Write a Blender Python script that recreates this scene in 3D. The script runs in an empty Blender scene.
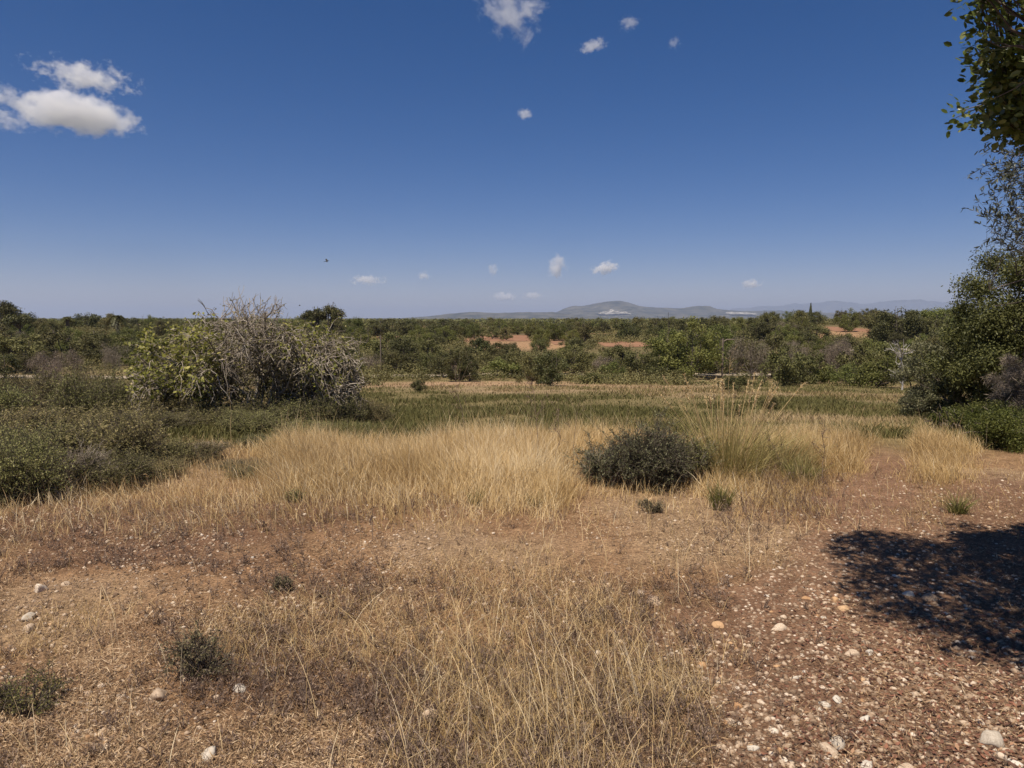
import bpy, math
import numpy as np
from math import radians as RAD

rng = np.random.default_rng(11)
SC = bpy.context.scene
COL = SC.collection

# ------------------------------------------------------------------ camera
F = 745.0
PITCH = math.atan(66.0 / F)
CZ = 1.6
cp, sp = math.cos(PITCH), math.sin(PITCH)
cam_d = bpy.data.cameras.new('camera')
cam = bpy.data.objects.new('camera', cam_d)
COL.objects.link(cam)
cam.location = (0, 0, CZ)
cam.rotation_euler = (RAD(90) - PITCH, 0, 0)
cam_d.sensor_width = 36
cam_d.lens = 36 * F / 1024
cam_d.clip_start = 0.05
cam_d.clip_end = 120000
SC.camera = cam

# ------------------------------------------------------------------ sun and sky
SUN_EL, SUN_AZ = RAD(66), math.atan2(-0.55, -0.84)          # azimuth measured from +Y towards +X
S = np.array([math.sin(SUN_AZ) * math.cos(SUN_EL), math.cos(SUN_AZ) * math.cos(SUN_EL), math.sin(SUN_EL)])
sl = bpy.data.lights.new('sun', 'SUN')
sl.energy = 5.0
sl.angle = RAD(0.53)
sl.color = (1.0, 0.895, 0.76)
so = bpy.data.objects.new('sun', sl)
COL.objects.link(so)
from mathutils import Vector
so.rotation_euler = Vector(tuple(S)).to_track_quat('Z', 'Y').to_euler()
so.location = (0, 0, 50)
W = bpy.data.worlds.new('World')
SC.world = W
W.use_nodes = True
nt = W.node_tree
sky = nt.nodes.new('ShaderNodeTexSky')
sky.sky_type = 'NISHITA'
sky.sun_disc = False
sky.sun_elevation = SUN_EL
sky.sun_rotation = SUN_AZ
sky.altitude = 900
sky.air_density = 0.85
sky.dust_density = 0.05
sky.ozone_density = 2.2
bg = nt.nodes['Background']
bg.inputs['Strength'].default_value = 0.056
hsv = nt.nodes.new('ShaderNodeHueSaturation'); hsv.inputs['Saturation'].default_value = 1.42
gn = nt.nodes.new('ShaderNodeMix'); gn.data_type = 'RGBA'; gn.blend_type = 'MULTIPLY'; gn.inputs[0].default_value = 1; gn.inputs[7].default_value = (1.04, .86, 1.03, 1)
nt.links.new(sky.outputs[0], hsv.inputs['Color']); nt.links.new(hsv.outputs[0], gn.inputs[6]); nt.links.new(gn.outputs[2], bg.inputs[0])
SC.view_settings.view_transform = 'Standard'
SC.view_settings.look = 'None'
SC.view_settings.exposure = 0.3
SC.view_settings.gamma = 1
SC.cycles.max_bounces = 6
SC.cycles.diffuse_bounces = 2
SC.cycles.glossy_bounces = 1
SC.cycles.transmission_bounces = 2
SC.cycles.transparent_max_bounces = 4
SC.cycles.volume_bounces = 4
SC.cycles.use_denoising = True
SC.cycles.volume_step_rate = 0.6

# ------------------------------------------------------------------ noise
def _h(ix, iy, s):
    n = (ix.astype(np.int64) * 374761393 + iy.astype(np.int64) * 668265263 + s * 974634777) & 0xffffffff
    n = ((n ^ (n >> 13)) * 1274126177) & 0xffffffff
    n = ((n ^ (n >> 16)) * 2246822519) & 0xffffffff
    return ((n ^ (n >> 15)) & 0xffffff) / float(0xffffff)
def vn(x, y, s=0):
    x = np.asarray(x, float); y = np.asarray(y, float)
    ix = np.floor(x); iy = np.floor(y); fx = x - ix; fy = y - iy
    fx = fx * fx * (3 - 2 * fx); fy = fy * fy * (3 - 2 * fy)
    a = _h(ix, iy, s); b = _h(ix + 1, iy, s); c = _h(ix, iy + 1, s); d = _h(ix + 1, iy + 1, s)
    return (a * (1 - fx) + b * fx) * (1 - fy) + (c * (1 - fx) + d * fx) * fy
def fbm(x, y, s=0, o=4):
    t = 0; a = 0.5; n = 0
    for i in range(o):
        t = t + a * vn(np.asarray(x) * 2 ** i, np.asarray(y) * 2 ** i, s + i * 17); n += a; a *= 0.5
    return t / n
def ss(a, b, x):
    t = np.clip((np.asarray(x, float) - a) / (b - a), 0, 1)
    return t * t * (3 - 2 * t)

def H(x, y):
    x = np.asarray(x, float); y = np.asarray(y, float)
    d = np.hypot(x, y)
    z = -3.4 * np.clip((y - 11) / 47.0, 0, 1) ** 1.0
    z = z * 0.9 - 0.34 * ss(9, 16, y)
    z = z + 3.3 * np.exp(-((x - 105) / 62) ** 2 - ((y - 205) / 75) ** 2)
    z = z + 1.6 * np.exp(-((x + 110) / 45) ** 2 - ((y - 170) / 60) ** 2)
    z = z + (fbm(x / 30, y / 30, 5, 2) - 0.5) * 0.8 * ss(30, 90, d) * (1 - ss(300, 900, d))
    near = 1 - ss(14, 40, d)
    z = z + near * ((fbm(x * 0.7, y * 0.7, 9, 3) - 0.5) * 0.10 + (fbm(x * 5, y * 5, 3, 3) - 0.5) * 0.035)
    return z

def at(px, Y):
    x = (px - 512) / F * Y
    for _ in range(3):
        z = float(H(x, Y))
        x = (px - 512) / F * (Y * cp + (CZ - z) * sp)
    return x, Y, float(H(x, Y))
def proj(x, y, z):
    dz = np.asarray(z) - CZ
    w = np.asarray(y) * cp - dz * sp
    v = np.asarray(y) * sp + dz * cp
    w = np.where(w < 0.05, 0.05, w)
    return 512 + F * np.asarray(x) / w, 384 - F * v / w
def ray(px, py, Y):
    u = (np.asarray(px) - 512) / F; v = (384 - np.asarray(py)) / F
    dy = cp + v * sp; dz = -sp + v * cp
    return u / dy * Y, Y, CZ + dz / dy * Y
def hit_near(px, py):
    px = np.asarray(px, float); py = np.asarray(py, float)
    u = (px - 512) / F; v = (384 - py) / F
    dy = cp + v * sp; k = -(-sp + v * cp) / dy
    Y = CZ / np.maximum(k, .02)
    for _ in range(4): Y = (CZ - H(u / dy * Y, Y)) / np.maximum(k, .02) * .6 + Y * .4
    return u / dy * Y, Y
def hit(px, py):
    """ground point seen at a pixel, found by marching along the ray"""
    px = np.atleast_1d(np.asarray(px, float)); py = np.atleast_1d(np.asarray(py, float))
    Ys = np.geomspace(2, 900, 1200)
    u = (px - 512)[:, None] / F; v = (384 - py)[:, None] / F
    dy = cp + v * sp; k = (-sp + v * cp) / dy
    below = (CZ + k * Ys[None]) <= H(u / dy * Ys[None], Ys[None] + 0 * u)
    i = np.where(below.any(1), below.argmax(1), 1199)
    return (u / dy)[:, 0] * Ys[i], Ys[i]

# ------------------------------------------------------------------ mesh helpers
def make_mesh(name, V, faces, var=None, tint=None):
    """faces: list of int arrays (n,k)"""
    me = bpy.data.meshes.new(name)
    V = np.ascontiguousarray(V, dtype=np.float32)
    me.vertices.add(len(V)); me.vertices.foreach_set('co', V.ravel())
    fl = [np.asarray(f, dtype=np.int32) for f in faces if len(f)]
    loops = np.concatenate([f.ravel() for f in fl])
    tot = np.concatenate([np.full(len(f), f.shape[1], np.int32) for f in fl])
    start = np.concatenate([[0], np.cumsum(tot)[:-1]]).astype(np.int32)
    me.loops.add(len(loops)); me.loops.foreach_set('vertex_index', loops)
    me.polygons.add(len(tot)); me.polygons.foreach_set('loop_start', start); me.polygons.foreach_set('loop_total', tot)
    me.update(calc_edges=True)
    if var is not None:
        a = me.attributes.new('var', 'FLOAT', 'POINT'); a.data.foreach_set('value', np.ascontiguousarray(var, dtype=np.float32))
    if tint is not None:
        a = me.attributes.new('tint', 'FLOAT_COLOR', 'POINT')
        t = np.ones((len(V), 4), np.float32); t[:, :3] = tint
        a.data.foreach_set('color', t.ravel())
    return me
def link(name, me, mat=None, parent=None, loc=None, smooth=False):
    o = bpy.data.objects.new(name, me); COL.objects.link(o)
    if mat and me is not None and not me.materials: me.materials.append(mat)
    if parent: o.parent = parent
    if loc is not None: o.location = loc
    if smooth: me.polygons.foreach_set('use_smooth', np.ones(len(me.polygons), bool))
    return o
def tag(o, label=None, cat=None, group=None, kind=None):
    if label: o['label'] = label
    if cat: o['category'] = cat
    if group: o['group'] = group
    if kind: o['kind'] = kind
    return o
def empty(name, loc, rz=0, sc=1, label=None, cat=None, group=None):
    o = bpy.data.objects.new(name, None); COL.objects.link(o)
    o.empty_display_size = 0.2
    o.location = loc; o.rotation_euler = (0, 0, rz)
    o.scale = (sc, sc, sc) if np.isscalar(sc) else sc
    return tag(o, label, cat, group)
def copy_tree(o, loc, rz, sc, label, group):
    r = o.copy(); COL.objects.link(r)
    r.location = loc; r.rotation_euler = (0, 0, rz)
    r.scale = (sc, sc, sc) if np.isscalar(sc) else sc
    r['label'] = label
    if group: r['group'] = group
    for ch in CH.get(o.name, []):
        c = ch.copy(); COL.objects.link(c); c.parent = r
    return r
CH = {}
def part(name, me, mat, parent, smooth=False):
    o = link(name, me, mat, parent, smooth=smooth)
    CH.setdefault(parent.name, []).append(o)
    return o

class MB:
    def __init__(s): s.V = []; s.F = {3: [], 4: [], 6: []}; s.A = []; s.n = 0
    def add(s, V, faces, var=None):
        V = np.asarray(V, float).reshape(-1, 3)
        for f in faces:
            f = np.asarray(f)
            if len(f): s.F[f.shape[1]].append(f + s.n)
        s.V.append(V); s.A.append(np.full(len(V), 0.5) if var is None else np.asarray(var, float)); s.n += len(V)
    def mesh(s, name):
        return make_mesh(name, np.concatenate(s.V), [np.concatenate(f) for f in s.F.values() if f], np.concatenate(s.A))

def nrm(a): return a / np.maximum(np.linalg.norm(a, axis=-1, keepdims=True), 1e-9)
def rdir(r, n): return nrm(r.normal(size=(n, 3)))

def curves(start, d, L, bend, k, r=None, jit=0.0):
    """returns (n,k,3) polylines"""
    t = np.linspace(0, 1, k)[None, :, None]
    L = np.asarray(L)[:, None, None]
    P = start[:, None, :] + d[:, None, :] * L * t + bend[:, None, :] * L * t * t
    if jit and r is not None:
        j = r.normal(size=P.shape) * jit * L; j[:, 0] = 0
        P = P + j
    return P
def tubes(mb, P, r0, r1, sides=4, var=None):
    n, k, _ = P.shape
    T = np.gradient(P, axis=1); T = nrm(T)
    up = np.where(np.abs(T[..., 2:3]) > 0.9, np.array([1., 0, 0]), np.array([0, 0, 1.]))
    A = nrm(np.cross(T, up)); B = np.cross(T, A)
    r0 = np.broadcast_to(np.asarray(r0, float), (n,)); r1 = np.broadcast_to(np.asarray(r1, float), (n,))
    R = r0[:, None] + (r1 - r0)[:, None] * np.linspace(0, 1, k)[None]
    ang = np.arange(sides) * 2 * np.pi / sides
    V = P[:, :, None, :] + R[:, :, None, None] * (A[:, :, None, :] * np.cos(ang)[None, None, :, None] + B[:, :, None, :] * np.sin(ang)[None, None, :, None])
    idx = np.arange(n * k * sides).reshape(n, k, sides)
    a = idx[:, :-1, :]; b = idx[:, 1:, :]
    f = np.stack([a, np.roll(a, -1, 2), np.roll(b, -1, 2), b], -1).reshape(-1, 4)
    vv = np.full(n, 0.5) if var is None else var
    mb.add(V.reshape(-1, 3), [f], np.repeat(vv, k * sides))
def sub(r, P, n, tmin, spread, L, bend, k, jit=0.03, tmax=1.0):
    """children curves from parents P (m,kk,3)"""
    m, kk, _ = P.shape
    i = r.integers(0, m, n); t = tmin + (tmax - tmin) * r.random(n)
    q = t * (kk - 1); i0 = np.minimum(q.astype(int), kk - 2); fr = (q - i0)[:, None]
    st = P[i, i0] * (1 - fr) + P[i, i0 + 1] * fr
    tan = nrm(P[i, i0 + 1] - P[i, i0])
    d = nrm(tan * (1 - spread) + rdir(r, n) * spread)
    Ls = L * (0.5 + r.random(n))
    return curves(st, d, Ls, np.broadcast_to(np.asarray(bend, float), (n, 3)), k, r, jit), i
def along(r, P, n, tmin=0.1):
    m, kk, _ = P.shape
    i = r.integers(0, m, n); t = tmin + (1 - tmin) * r.random(n)
    q = t * (kk - 1); i0 = np.minimum(q.astype(int), kk - 2); fr = (q - i0)[:, None]
    return P[i, i0] * (1 - fr) + P[i, i0 + 1] * fr, nrm(P[i, i0 + 1] - P[i, i0]), i
def leaves(mb, P, N, size, asp, r, var, D=None, hexa=False):
    n = len(P)
    X = rdir(r, n) if D is None else D
    t = nrm(np.cross(np.cross(N, X), N)); b = np.cross(N, t)
    s = np.broadcast_to(np.asarray(size, float), (n,))[:, None]
    asp = np.broadcast_to(np.asarray(asp, float), (n,))[:, None]
    if hexa:
        pts = [(0, 0, 0), (.3, .42, .05), (.72, .40, .05), (1, 0, 0), (.72, -.40, .05), (.3, -.42, .05)]
        V = np.stack([P + t * s * a + b * s * asp * c + N * s * e for a, c, e in pts], 1)
        mb.add(V.reshape(-1, 3), [np.arange(n * 6).reshape(n, 6)[:, [0, 1, 2, 3]], np.arange(n * 6).reshape(n, 6)[:, [0, 3, 4, 5]]], np.repeat(var, 6))
    else:
        V = np.stack([P, P + t * s * .5 + b * s * asp * .5, P + t * s, P + t * s * .5 - b * s * asp * .5], 1)
        mb.add(V.reshape(-1, 3), [np.arange(n * 4).reshape(n, 4)], np.repeat(var, 4))
def blades(mb, B, h, w, lean, az, r, var, segs=3, curl=1.6):
    """grass blades: strips tapering to a point"""
    n = len(B)
    face = r.random(n) * 6.283
    W_ = np.stack([np.cos(face), np.sin(face), 0 * face], 1)
    D = np.stack([np.cos(az), np.sin(az), 0 * az], 1)
    rows = []
    for j in range(segs + 1):
        t = j / segs
        c = B + D * (h * lean * t ** curl)[:, None]
        c[:, 2] += h * t * (1 - 0.35 * lean * t)
        if j == segs: rows.append(c[:, None, :])
        else:
            ww = (w * (1 - 0.6 * t) / 2)[:, None]
            rows.append(np.stack([c - W_ * ww, c + W_ * ww], 1))
    V = np.concatenate(rows, 1); k = V.shape[1]
    I = np.arange(n * k).reshape(n, k)
    q = [I[:, [2 * j, 2 * j + 1, 2 * j + 3, 2 * j + 2]] for j in range(segs - 1)]
    tri = I[:, [k - 3, k - 2, k - 1]]
    mb.add(V.reshape(-1, 3), ([np.concatenate(q)] if q else []) + [tri], np.repeat(var, k))

# ------------------------------------------------------------------ materials
def mat_new(name):
    m = bpy.data.materials.new(name); m.use_nodes = True
    n = m.node_tree; n.nodes.clear()
    out = n.nodes.new('ShaderNodeOutputMaterial')
    return m, n, out
def ramp(n, stops, src):
    r = n.nodes.new('ShaderNodeValToRGB')
    e = r.color_ramp.elements
    while len(e) < len(stops): e.new(0.5)
    for el, (p, c) in zip(e, stops): el.position = p; el.color = (*c, 1)
    n.links.new(src, r.inputs[0]); return r.outputs[0]
def mixc(n, a, b, f, mode='MIX'):
    m = n.nodes.new('ShaderNodeMix'); m.data_type = 'RGBA'; m.blend_type = mode
    for s, v in ((m.inputs[6], a), (m.inputs[7], b), (m.inputs[0], f)):
        if hasattr(v, 'links'): n.links.new(v, s)
        elif isinstance(v, tuple): s.default_value = (*v, 1)
        else: s.default_value = v
    return m.outputs[2]
def math_(n, op, a, b=0.5):
    m = n.nodes.new('ShaderNodeMath'); m.operation = op
    for s, v in zip(m.inputs, (a, b)):
        if hasattr(v, 'links'): n.links.new(v, s)
        else: s.default_value = v
    return m.outputs[0]
def plant_mat(name, stops, trans=0.25, rough=0.6, objvar=0.0, spec=0.2):
    m, n, out = mat_new(name)
    at_ = n.nodes.new('ShaderNodeAttribute'); at_.attribute_name = 'var'
    c = ramp(n, stops, at_.outputs['Fac'])
    if objvar:
        oi = n.nodes.new('ShaderNodeObjectInfo')
        mr = n.nodes.new('ShaderNodeMapRange'); mr.inputs[3].default_value = 1 - objvar; mr.inputs[4].default_value = 1 + objvar
        n.links.new(oi.outputs['Random'], mr.inputs[0])
        hs = n.nodes.new('ShaderNodeHueSaturation')
        n.links.new(mr.outputs[0], hs.inputs['Value'])
        mr2 = n.nodes.new('ShaderNodeMapRange'); mr2.inputs[3].default_value = 0.5 - objvar * 0.07; mr2.inputs[4].default_value = 0.5 + objvar * 0.07
        ml = math_(n, 'FRACT', math_(n, 'MULTIPLY', oi.outputs['Random'], 7.31))
        n.links.new(ml, mr2.inputs[0]); n.links.new(mr2.outputs[0], hs.inputs['Hue'])
        n.links.new(c, hs.inputs['Color']); c = hs.outputs[0]
    p = n.nodes.new('ShaderNodeBsdfPrincipled'); p.inputs['Roughness'].default_value = rough
    p.inputs['Specular IOR Level'].default_value = spec
    n.links.new(c, p.inputs['Base Color'])
    if trans > 0:
        t = n.nodes.new('ShaderNodeBsdfTranslucent'); n.links.new(c, t.inputs[0])
        mx = n.nodes.new('ShaderNodeMixShader'); mx.inputs[0].default_value = trans
        n.links.new(p.outputs[0], mx.inputs[1]); n.links.new(t.outputs[0], mx.inputs[2]); n.links.new(mx.outputs[0], out.inputs[0])
    else: n.links.new(p.outputs[0], out.inputs[0])
    return m

M = {}
M['golden'] = plant_mat('dry_golden_grass', [(0, (.33, .21, .09)), (.35, (.54, .38, .17)), (.75, (.71, .53, .28)), (1, (.82, .69, .46))], .3, .5)
M['litter'] = plant_mat('dry_litter', [(0, (.10, .062, .042)), (.3, (.25, .155, .088)), (.65, (.45, .305, .17)), (1, (.72, .56, .37))], .15, .7)
M['brown'] = plant_mat('dry_brown_forb', [(0, (.10, .065, .05)), (.5, (.20, .14, .105)), (1, (.34, .25, .19))], .1, .8)
M['meadow'] = plant_mat('meadow_grass', [(0, (.085, .085, .028)), (.4, (.15, .14, .048)), (.65, (.22, .185, .075)), (.85, (.40, .29, .155)), (1, (.55, .41, .24))], .25, .7)
M['tuft'] = plant_mat('green_tuft', [(0, (.09, .09, .028)), (.5, (.21, .20, .062)), (1, (.50, .41, .20))], .3, .6)
M['olive'] = plant_mat('olive_leaves', [(0, (.06, .060, .022)), (.5, (.13, .125, .045)), (1, (.23, .21, .082))], .15, .6, .28)
M['dark'] = plant_mat('dark_leaves', [(0, (.040, .042, .016)), (.5, (.085, .086, .030)), (1, (.16, .15, .056))], .12, .5, .22)
M['bright'] = plant_mat('bright_leaves', [(0, (.072, .082, .02)), (.5, (.135, .145, .038)), (1, (.22, .22, .07))], .25, .6, .22)
M['dry'] = plant_mat('dry_twigs', [(0, (.12, .095, .07)), (.5, (.22, .18, .135)), (1, (.36, .29, .22))], .1, .8, .15)
M['shrub'] = plant_mat('shrub_leaves', [(0, (.11, .108, .038)), (.5, (.235, .22, .085)), (.85, (.36, .32, .14)), (1, (.50, .40, .23))], .25, .6, .32)
M['rosemary'] = plant_mat('grey_green_leaves', [(0, (.055, .058, .030)), (.5, (.13, .13, .066)), (1, (.27, .25, .14))], .1, .5)
M['mastic'] = plant_mat('fresh_green_leaves', [(0, (.042, .050, .012)), (.5, (.088, .100, .022)), (1, (.18, .18, .05))], .25, .45)
M['fig'] = plant_mat('fig_leaves', [(0, (.14, .15, .03)), (.5, (.28, .28, .06)), (1, (.48, .43, .15))], .35, .5)
M['figbark'] = plant_mat('grey_twigs', [(0, (.10, .08, .06)), (.5, (.24, .20, .155)), (1, (.48, .42, .34))], 0, .8)
M['carob'] = plant_mat('carob_leaves', [(0, (.055, .08, .018)), (.5, (.14, .18, .04)), (.85, (.28, .31, .085)), (1, (.50, .47, .20))], .45, .36, 0, .6)
M['oliveleaf'] = plant_mat('narrow_leaves', [(0, (.04, .048, .03)), (.6, (.09, .10, .065)), (1, (.22, .23, .16))], .15, .4, 0, .4)
M['oak'] = plant_mat('oak_leaves', [(0, (.04, .046, .015)), (.5, (.09, .096, .030)), (1, (.18, .175, .06))], .2, .5)
M['weed'] = plant_mat('weed_leaves', [(0, (.09, .08, .035)), (.5, (.18, .155, .08)), (1, (.32, .26, .16))], .2, .6)
M['palegrass'] = plant_mat('pale_green_grass', [(0, (.16, .15, .045)), (.4, (.38, .32, .12)), (.75, (.58, .47, .22)), (1, (.72, .60, .36))], .3, .5)
M['bark'] = plant_mat('bark', [(0, (.06, .05, .04)), (1, (.16, .13, .105))], 0, .9)
M['white_bark'] = plant_mat('bleached_twigs', [(0, (.32, .30, .27)), (1, (.5, .47, .43))], 0, .8)
M['redleaf'] = plant_mat('fallen_leaves', [(0, (.085, .045, .032)), (.45, (.17, .085, .055)), (.75, (.27, .12, .075)), (1, (.38, .24, .14))], .05, .6)
M['feather'] = plant_mat('dark_feathers', [(0, (.03, .03, .03)), (1, (.05, .05, .05))], 0, .8)

def stone_mat(name, stops, scale=8):
    m, n, out = mat_new(name)
    tc = n.nodes.new('ShaderNodeTexCoord'); ns = n.nodes.new('ShaderNodeTexNoise'); ns.inputs['Scale'].default_value = scale; ns.inputs['Detail'].default_value = 6
    n.links.new(tc.outputs['Object'], ns.inputs[0])
    a = n.nodes.new('ShaderNodeAttribute'); a.attribute_name = 'var'
    oi = n.nodes.new('ShaderNodeObjectInfo')
    s = math_(n, 'ADD', math_(n, 'MULTIPLY', ns.outputs[0], .7), math_(n, 'MULTIPLY', a.outputs['Fac'], .55))
    s = math_(n, 'ADD', s, math_(n, 'MULTIPLY', math_(n, 'SUBTRACT', oi.outputs['Random'], .5), .35))
    c = ramp(n, stops, s)
    p = n.nodes.new('ShaderNodeBsdfPrincipled'); p.inputs['Roughness'].default_value = .9; p.inputs['Specular IOR Level'].default_value = .15
    n.links.new(c, p.inputs['Base Color']); n.links.new(p.outputs[0], out.inputs[0])
    b = n.nodes.new('ShaderNodeBump'); b.inputs['Strength'].default_value = .3; b.inputs['Distance'].default_value = .0015
    n.links.new(ns.outputs[0], b.inputs['Height']); n.links.new(b.outputs[0], p.inputs['Normal'])
    return m
M['stone'] = stone_mat('limestone', [(.25, (.15, .10, .065)), (.5, (.33, .235, .16)), (.72, (.52, .41, .30)), (.95, (.70, .62, .52))])
M['stone_orange'] = stone_mat('orange_limestone', [(.25, (.22, .12, .065)), (.5, (.42, .25, .13)), (.9, (.6, .42, .25))])
M['stone_white'] = stone_mat('white_limestone', [(.25, (.25, .20, .15)), (.55, (.47, .41, .33)), (.95, (.66, .61, .53))])

def ground_mat():
    m, n, out = mat_new('dry_ground')
    a = n.nodes.new('ShaderNodeAttribute'); a.attribute_name = 'tint'
    g = n.nodes.new('ShaderNodeNewGeometry')
    def noise(sc, det=5, rough=.6):
        t = n.nodes.new('ShaderNodeTexNoise'); t.inputs['Scale'].default_value = sc; t.inputs['Detail'].default_value = det; t.inputs['Roughness'].default_value = rough
        n.links.new(g.outputs['Position'], t.inputs[0]); return t.outputs[0]
    n1 = noise(55, 6, .7); n2 = noise(7, 5); n3 = noise(.55, 4)
    c = mixc(n, a.outputs['Color'], ramp(n, [(.3, (.42, .40, .38)), (.5, (1., 1., 1.)), (.7, (1.75, 1.7, 1.6))], n1), 1.0, 'MULTIPLY')
    c = mixc(n, c, ramp(n, [(.3, (.72, .68, .64)), (.7, (1.28, 1.26, 1.22))], n2), 1.0, 'MULTIPLY')
    c = mixc(n, c, ramp(n, [(.3, (.85, .82, .80)), (.7, (1.15, 1.12, 1.08))], n3), 1.0, 'MULTIPLY')
    v = n.nodes.new('ShaderNodeTexVoronoi'); v.inputs['Scale'].default_value = 38; v.feature = 'F1'
    n.links.new(g.outputs['Position'], v.inputs['Vector'])
    st = ramp(n, [(.20, (1, 1, 1)), (.30, (0, 0, 0))], v.outputs['Distance'])
    sel = ramp(n, [(.66, (0, 0, 0)), (.70, (1, 1, 1))], n.nodes[-1].outputs[0] if False else v.outputs['Color'])
    k = mixc(n, (0, 0, 0), st, sel)
    c = mixc(n, c, (.42, .33, .24), math_(n, 'MULTIPLY', k, .55))
    p = n.nodes.new('ShaderNodeBsdfPrincipled'); p.inputs['Roughness'].default_value = .95; p.inputs['Specular IOR Level'].default_value = .1
    n.links.new(c, p.inputs['Base Color'])
    b = n.nodes.new('ShaderNodeBump'); b.inputs['Strength'].default_value = .7; b.inputs['Distance'].default_value = .02
    n.links.new(math_(n, 'ADD', n1, math_(n, 'MULTIPLY', n2, 2.0)), b.inputs['Height']); n.links.new(b.outputs[0], p.inputs['Normal'])
    n.links.new(p.outputs[0], out.inputs[0])
    return m
M['ground'] = ground_mat()

def simple_noise_mat(name, stops, scale, rough=.9):
    m, n, out = mat_new(name)
    g = n.nodes.new('ShaderNodeNewGeometry')
    t = n.nodes.new('ShaderNodeTexNoise'); t.inputs['Scale'].default_value = scale; t.inputs['Detail'].default_value = 6
    n.links.new(g.outputs['Position'], t.inputs[0])
    p = n.nodes.new('ShaderNodeBsdfPrincipled'); p.inputs['Roughness'].default_value = rough; p.inputs['Specular IOR Level'].default_value = .1
    n.links.new(ramp(n, stops, t.outputs[0]), p.inputs['Base Color']); n.links.new(p.outputs[0], out.inputs[0])
    return m
M['red'] = simple_noise_mat('red_earth', [(.3, (.21, .11, .062)), (.7, (.30, .17, .105))], .4)
M['track'] = simple_noise_mat('pale_track', [(.3, (.26, .21, .15)), (.7, (.42, .35, .26))], .8)
M['mount'] = simple_noise_mat('mountain_scrub', [(.35, (.025, .03, .02)), (.65, (.12, .11, .08))], .006)
M['quarry'] = simple_noise_mat('quarry_rock', [(.38, (.13, .12, .09)), (.5, (.30, .28, .24)), (.62, (.50, .47, .41))], .012)
M['wood'] = simple_noise_mat('weathered_wood', [(.3, (.14, .11, .085)), (.7, (.28, .23, .18))], 20)
M['roof'] = simple_noise_mat('shed_roof', [(.3, (.20, .14, .11)), (.7, (.32, .25, .20))], 3)
M['wallstone'] = simple_noise_mat('wall_stone', [(.3, (.28, .23, .17)), (.7, (.52, .46, .37))], 2.5)

# ------------------------------------------------------------------ path mask (world)
PATH = [(2.1, 1.0, 1.6), (2.05, 2.8, 1.35), (2.25, 4.0, 1.15), (2.60, 5.3, .45), (3.2, 6.6, .42), (3.8, 7.6, .30), (4.75, 9.2, .28), (6.0, 11.4, .28), (7.0, 13.5, .3)]
def path_mask(x, y):
    cx = np.interp(y, [p[1] for p in PATH], [p[0] for p in PATH])
    w = np.interp(y, [p[1] for p in PATH], [p[2] for p in PATH])
    nz = (fbm(x * 2.2, y * 2.2, 41, 4) - .5) * 1.3
    d = (np.abs(x - cx) - w) / np.maximum(w, .5)
    m = 1 - ss(-.35, .35, d + nz)
    # wide bare area under and beside the tree on the right
    lim = np.interp(y, [3, 4.9, 5.7, 7.2], [2.3, 2.35, 3.1, 4.6])
    b = 1 - ss(-.3, .3, np.maximum((lim - x) / 1.0, (np.abs(y - 4.9) - 2.4) / 1.5) + nz * .7)
    return np.clip(np.maximum(m, b), 0, 1)
def lerp(a, b, t): return a * (1 - t)[..., None] + np.asarray(b) * t[..., None]
def ground_tint(x, y):
    d = np.hypot(x, y)
    base = np.broadcast_to(np.array([.225, .145, .087]), x.shape + (3,)).copy()
    n = fbm(x * .8, y * .8, 71, 4)
    base = lerp(base, (.155, .095, .062), ss(.5, .68, n))
    base = lerp(base, (.30, .225, .15), ss(.50, .32, n) * .7)
    pm = path_mask(x, y)
    base = lerp(base, (.185, .115, .078), pm * .9)
    g = ss(8.0, 10.5, y + (fbm(x * .5, y * .5, 13, 3) - .5) * 3)
    mead = lerp(np.broadcast_to(np.array([.16, .135, .065]), x.shape + (3,)).copy(), (.30, .225, .145), ss(.52, .66, fbm(x * .12, y * .16, 31, 3)) * .6)
    base = lerp(base, (0, 0, 0), g * 0) * (1 - g)[..., None] + mead * g[..., None]
    # tan field at the far side of the meadow
    t = ss(34, 40, y) * (1 - ss(60, 66, y))
    t = t * ss(.42, .55, fbm(x * .07, y * .12, 55, 3) + .12 * ss(10, -2, np.abs(x + 1.5)))
    t = t * np.exp(-((x + 3) / 10) ** 2)
    base = lerp(base, (.34, .235, .155), t * .9)
    o = ss(64, 72, y)
    orch = lerp(np.broadcast_to(np.array([.13, .11, .055]), x.shape + (3,)).copy(), (.30, .20, .12), ss(.45, .6, fbm(x * .03, y * .03, 77, 3)))
    base = lerp(base, (0, 0, 0), o * 0) * (1 - o)[..., None] + orch * o[..., None]
    far = ss(380, 700, d)
    fc = lerp(np.broadcast_to(np.array([.06, .065, .035]), x.shape + (3,)).copy(), (.16, .14, .09), ss(.55, .7, fbm(x / 500, y / 160, 99, 3)))
    base = base * (1 - far)[..., None] + fc * far[..., None]
    return base

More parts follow.
